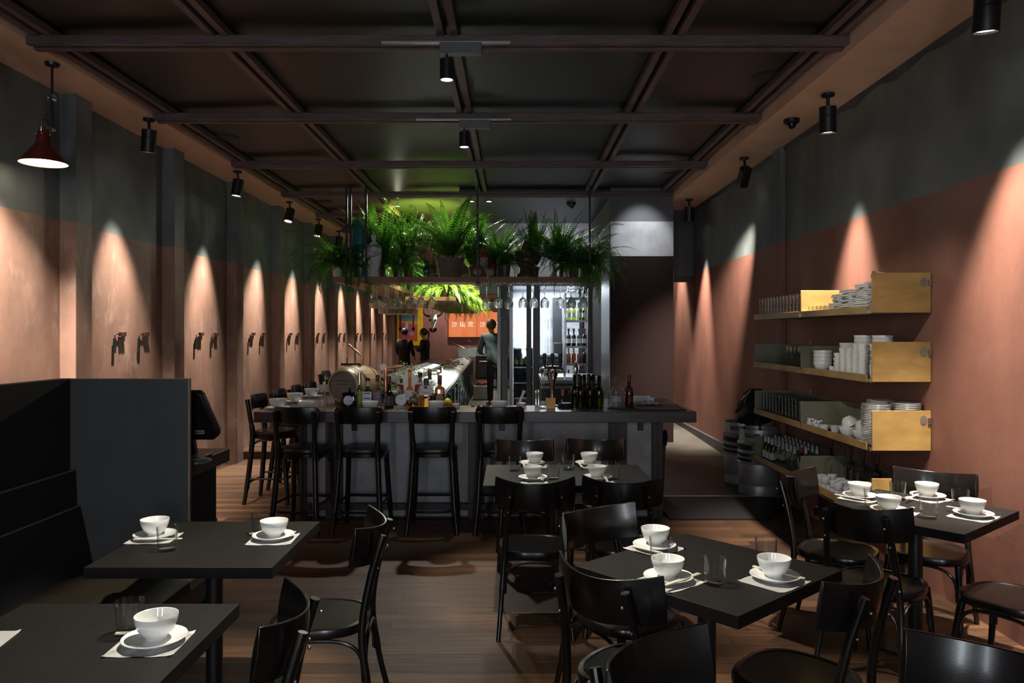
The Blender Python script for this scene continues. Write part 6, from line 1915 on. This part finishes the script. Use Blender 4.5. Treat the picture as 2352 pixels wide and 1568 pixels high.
bend = dict(stand, waist=(0, 0.05, 1.08), chest=(0, 0.17, 1.30), neck=(0, 0.26, 1.43), neck2=(0, 0.30, 1.48), chin=(0, 0.345, 1.505), head=(0, 0.36, 1.58), crown=(0, 0.36, 1.65),
            lsh=(-0.19, 0.19, 1.37), lel=(-0.25, 0.28, 1.11), lwr=(-0.18, 0.46, 1.03), lhand=(-0.14, 0.53, 1.02), rsh=(0.19, 0.19, 1.37), rel=(0.25, 0.28, 1.11), rwr=(0.18, 0.46, 1.03), rhand=(0.14, 0.53, 1.02))
person('waiter', 'person in black seen from behind standing before the yellow framed painting', ((929 - CX) * 21.8 / LENS_PX, 21.8, 0.10), R(-20), stand, 'cloth_black', 'cloth_black', 'hair_dark', False, 0.97)
person('waitress', 'person in black with a ponytail in profile facing left, holding something at the chest', ((976 - CX) * 21.4 / LENS_PX, 21.4, 0.10), R(80), hold, 'cloth_black', 'cloth_black', 'hair_dark', True, 0.97)
person('cook', 'person in slate blue shirt bending over the counter beside the glazed room', (-0.36, 15.6, 0.205), R(15), bend, 'cloth_blue', 'cloth_black', 'hair_brown', False, 1.03)

# ------------------------------------------------------------------ open kitchen at the end of the passage
kb = thing('kitchen_range', 'dark cooking range with a steel top at the end of the passage', 'range', (-0.60, 21.8, 0.215))
B().bb(-0.40, 0.50, -1.2, 1.2, 0.0, 0.86).out('oven_body', 'black', kb, bevel=0.01)
B().bb(-0.44, 0.54, -1.25, 1.25, 0.86, 0.91).out('steel_top', 'steel', kb, bevel=0.004)
B().bb(-0.34, 0.44, -1.22, -1.2, 0.30, 0.70).out('oven_door', 'frame_dark', kb)
B().tube([(-0.30, -1.25, 0.72), (0.40, -1.25, 0.72)], 0.014, 10).out('handle', 'steel', kb)
B().bb(-0.40, 0.50, -1.21, -1.2, 0.06, 0.24).out('drawer', 'frame_grey', kb)
for i, (x, y) in enumerate(((-0.2, -0.8), (0.2, -0.7), (-0.1, -0.1), (0.28, 0.2))):
    t = thing('cooking_pot', 'steel pot on the kitchen range, ' + ['front left', 'front right', 'middle left', 'back right'][i], 'pot', (-0.60 + x, 21.8 + y, 1.126), 0, 'pots on the range')
    B().lathe([(0, 0), (0.13, 0), (0.14, 0.02), (0.14, 0.17), (0.145, 0.18), (0.135, 0.18), (0.13, 0.01), (0, 0.01)], 28).out('pot', 'steel', t)
    B().tube([(0.14, 0, 0.14), (0.30, 0, 0.155)], 0.011, 8).out('handle', 'black', t)
cl2 = thing('clear_tub', 'pale clear plastic tub of bottles at the far end of the ice', 'tub', (-1.16, 19.7, 1.09))
b = B()
b.rings([[(x * k, y * k, z) for x, y in ((-.25, -.2), (.25, -.2), (.25, .2), (-.25, .2))] for k, z in ((0.88, 0), (1, 0.22), (0.97, 0.22), (0.85, 0.01))])
b.out('tub', pm('frosted plastic', (0.50, 0.60, 0.60), 0.3, 0, 0.1, 6), cl2, bevel=0.01)
bottle('oil_bottle', 'clear oil bottle standing in the pale tub at the far end of the ice', (-1.12, 19.72, 1.10), 0.05, 0.42, 0.4, 0.018, 'glass', None, ('steel', 0.04))
o = B().tube([(-0.26, 0, 0.34), (0.18, 0, 0.12)], [0.018, 0.022], 12).out('wooden_paddle', 'copper')
tag(o, 'reddish pole leaning across the pale tub at the far end of the ice', 'pole'); o.location = (-1.30, 19.55, 1.12)
hd = thing('extraction_hood', 'grey green duct and orange lit hood hanging over the passage', 'hood', (-0.42, 14.2, 2.26))
B().bb(-0.18, 0.15, -0.3, 0.4, 0.12, 0.74).out('duct', 'duct', hd)
b = B()
b.rings([[(-0.20, -0.3, 0.10), (0.16, -0.3, 0.10), (0.16, -0.3, 0.13), (-0.20, -0.3, 0.13)], [(-0.02, 3.0, -0.10), (0.16, 3.0, -0.10), (0.16, 3.0, -0.02), (-0.02, 3.0, -0.02)]])
b.out('hood_side', 'orange_box', hd)
for i in range(4):
    B().bb(-0.06, 0.12, 0.5 + i * 0.5, 0.75 + i * 0.5, 0.0 - i * 0.03, 0.03 - i * 0.03).out('lamp_louver', 'label_white', hd)
bx = thing('supply_crate', 'pale crate with a red cloth on the floor of the passage', 'crate', (-0.70, 17.4, 0.21))
B().bb(-0.18, 0.18, -0.25, 0.25, 0.0, 0.30).out('crate', 'label_white', bx, bevel=0.01)
b = B()
b.rings([[((0.16 + 0.02 * math.sin(a * 4)) * k * math.cos(a), 0.2 * k * math.sin(a), 0.30 + h + 0.02 * math.sin(a * 5)) for a in [2 * PI * i / 24 for i in range(24)]] for k, h in ((1, 0.0), (0.85, 0.06), (0.4, 0.09))])
b.out('cloth', 'red', bx)

# ------------------------------------------------------------------ inside the bottle room
RX0, RX1, RY = 0.93, 1.33, 13.75
wr_ = thing('wire_rack', 'chrome wire rack loaded with bottles inside the glazed room', 'rack', (1.13, RY, 0.2))
for x in (-0.20, 0.19):
    for y in (-0.18, 0.18):
        B().tube([(x, y, 0), (x, y, 2.2)], 0.014, 10).out('post', 'chrome', wr_)
RZ = [0.55, 0.95, 1.26, 1.72, 2.12]
for z in RZ:
    b = B()
    b.bb(-0.21, 0.20, -0.20, -0.185, z - 0.035, z).bb(-0.21, 0.20, 0.185, 0.20, z - 0.035, z)
    for i in range(9):
        b.bb(-0.205 + i * 0.05, -0.20 + i * 0.05, -0.19, 0.19, z - 0.008, z)
    b.out('wire_shelf', 'chrome', wr_)
for k, (z, mt, h) in enumerate(((RZ[0], 'glass_dark', 0.30), (RZ[1], 'glass_brown', 0.29), (RZ[2], 'glass_dark', 0.31), (RZ[3], 'glass_lime', 0.30), (RZ[4], 'glass', 0.20))):
    for i in range(4):
        bottle('stored_bottle', 'bottle on the %s shelf of the chrome rack in the glazed room' % ['lowest', 'second', 'middle', 'fourth', 'top'][k], (1.13 - 0.14 + 0.095 * i, RY - 0.10 + 0.05 * (i % 2), 0.2 + z + 0.001), 0.040, h, 0.34, 0.015, mt, ('label_white', 0.05, 0.13, 'band') if k in (2, 3) else None, ('wax_red', 0.04) if k == 2 else None, False, 0.16, 'bottles on the rack, shelf %d' % k)
cf = thing('bottle_cabinet', 'dark cabinet with shelves of red wine behind the narrow left glass door', 'cabinet', (0.09, 14.05, 0.2))
B().bb(-0.08, 0.27, 0.10, 0.14, 0.0, 1.22).bb(-0.08, -0.065, -0.2, 0.14, 0.0, 1.22).bb(0.255, 0.27, -0.2, 0.14, 0.0, 1.22).out('carcass', 'frame_dark', cf)
for z in (0.32, 0.60, 0.88, 1.22):
    B().bb(-0.08, 0.27, -0.2, 0.14, z - 0.02, z).out('shelf', 'steel', cf)
for z, mt in ((0.88, 'glass_dark'), (0.60, 'glass_green'), (0.32, 'glass_lime')):
    for i in range(3):
        bottle('cellar_bottle', 'dark wine bottle on a shelf of the cabinet behind the left glass door', (0.09 - 0.025 + 0.10 * i, 13.98, 0.2 + z + 0.001), 0.040, 0.26, 0.34, 0.015, mt, ('label_green', 0.04, 0.12, 'band') if z > 0.8 else None, None, False, 0.16, 'bottles in the cabinet')
cz = thing('steel_chest', 'dark low chest inside the glazed room under the white wall', 'chest', (0.70, 14.6, 0.2))
B().bb(-0.26, 0.14, -0.3, 0.5, 0.0, 1.05).out('chest', 'frame_dark', cz, bevel=0.01)
B().bb(-0.27, 0.15, -0.31, 0.51, 1.05, 1.09).out('lid', 'steel', cz)
mch = thing('coffee_machine', 'black machine with pipes against the tiled wall of the glazed room', 'machine', (0.86, 15.4, 0.2))
B().bb(-0.06, 0.12, -0.1, 0.2, 1.3, 2.2).out('column', 'frame_dark', mch)
B().bb(-0.06, 0.12, -0.3, 0.2, 0.0, 1.3).out('body', 'black', mch, bevel=0.01)
B().tube([(-0.10, 0.3, 1.0), (-0.10, 0.3, 2.3)], 0.014, 8).tube([(-0.17, 0.3, 1.0), (-0.17, 0.3, 2.2)], 0.014, 8).out('pipe', 'label_white', mch)
# things on the steel bench behind the bar
for i, (x, h) in enumerate(((0.52, 0.20), (0.64, 0.24), (1.0, 0.22))):
    t = thing('cocktail_shaker', 'steel shaker on the back bench, ' + ['left', 'middle', 'right'][i], 'shaker', (x, 12.25, 1.002), 0, 'shakers on the back bench')
    B().lathe([(0, 0), (0.035, 0), (0.045, h * 0.6), (0.04, h * 0.72), (0.02, h * 0.85), (0.018, h), (0, h)], 24).out('shaker', 'chrome', t)
    B().lathe([(0, h), (0.018, h), (0.016, h + 0.02), (0, h + 0.024)], 16).out('cap', 'steel', t)
o = thing('hanging_mug', 'copper mug hanging at the right of the beer tap', 'mug', (0.80, 12.1, 0.70))
B().lathe([(0, 0), (0.045, 0), (0.05, 0.11), (0.047, 0.11), (0.043, 0.006), (0, 0.006)], 24).out('mug', 'copper', o)
B().tube(curve([(0.05, 0, 0.09), (0.085, 0, 0.07), (0.08, 0, 0.03), (0.046, 0, 0.02)], 5), 0.005, 8).out('handle', 'copper', o)

for o in list(scene.objects):
    if o.type in ('MESH', 'FONT') and o.parent is None and not o.get('kind') and not o.get('label'):
        print('UNTAGGED', o.name)
for o in list(scene.objects):
    if o.get('label') == 'x':
        print('PROTO NEVER PLACED', o.name)
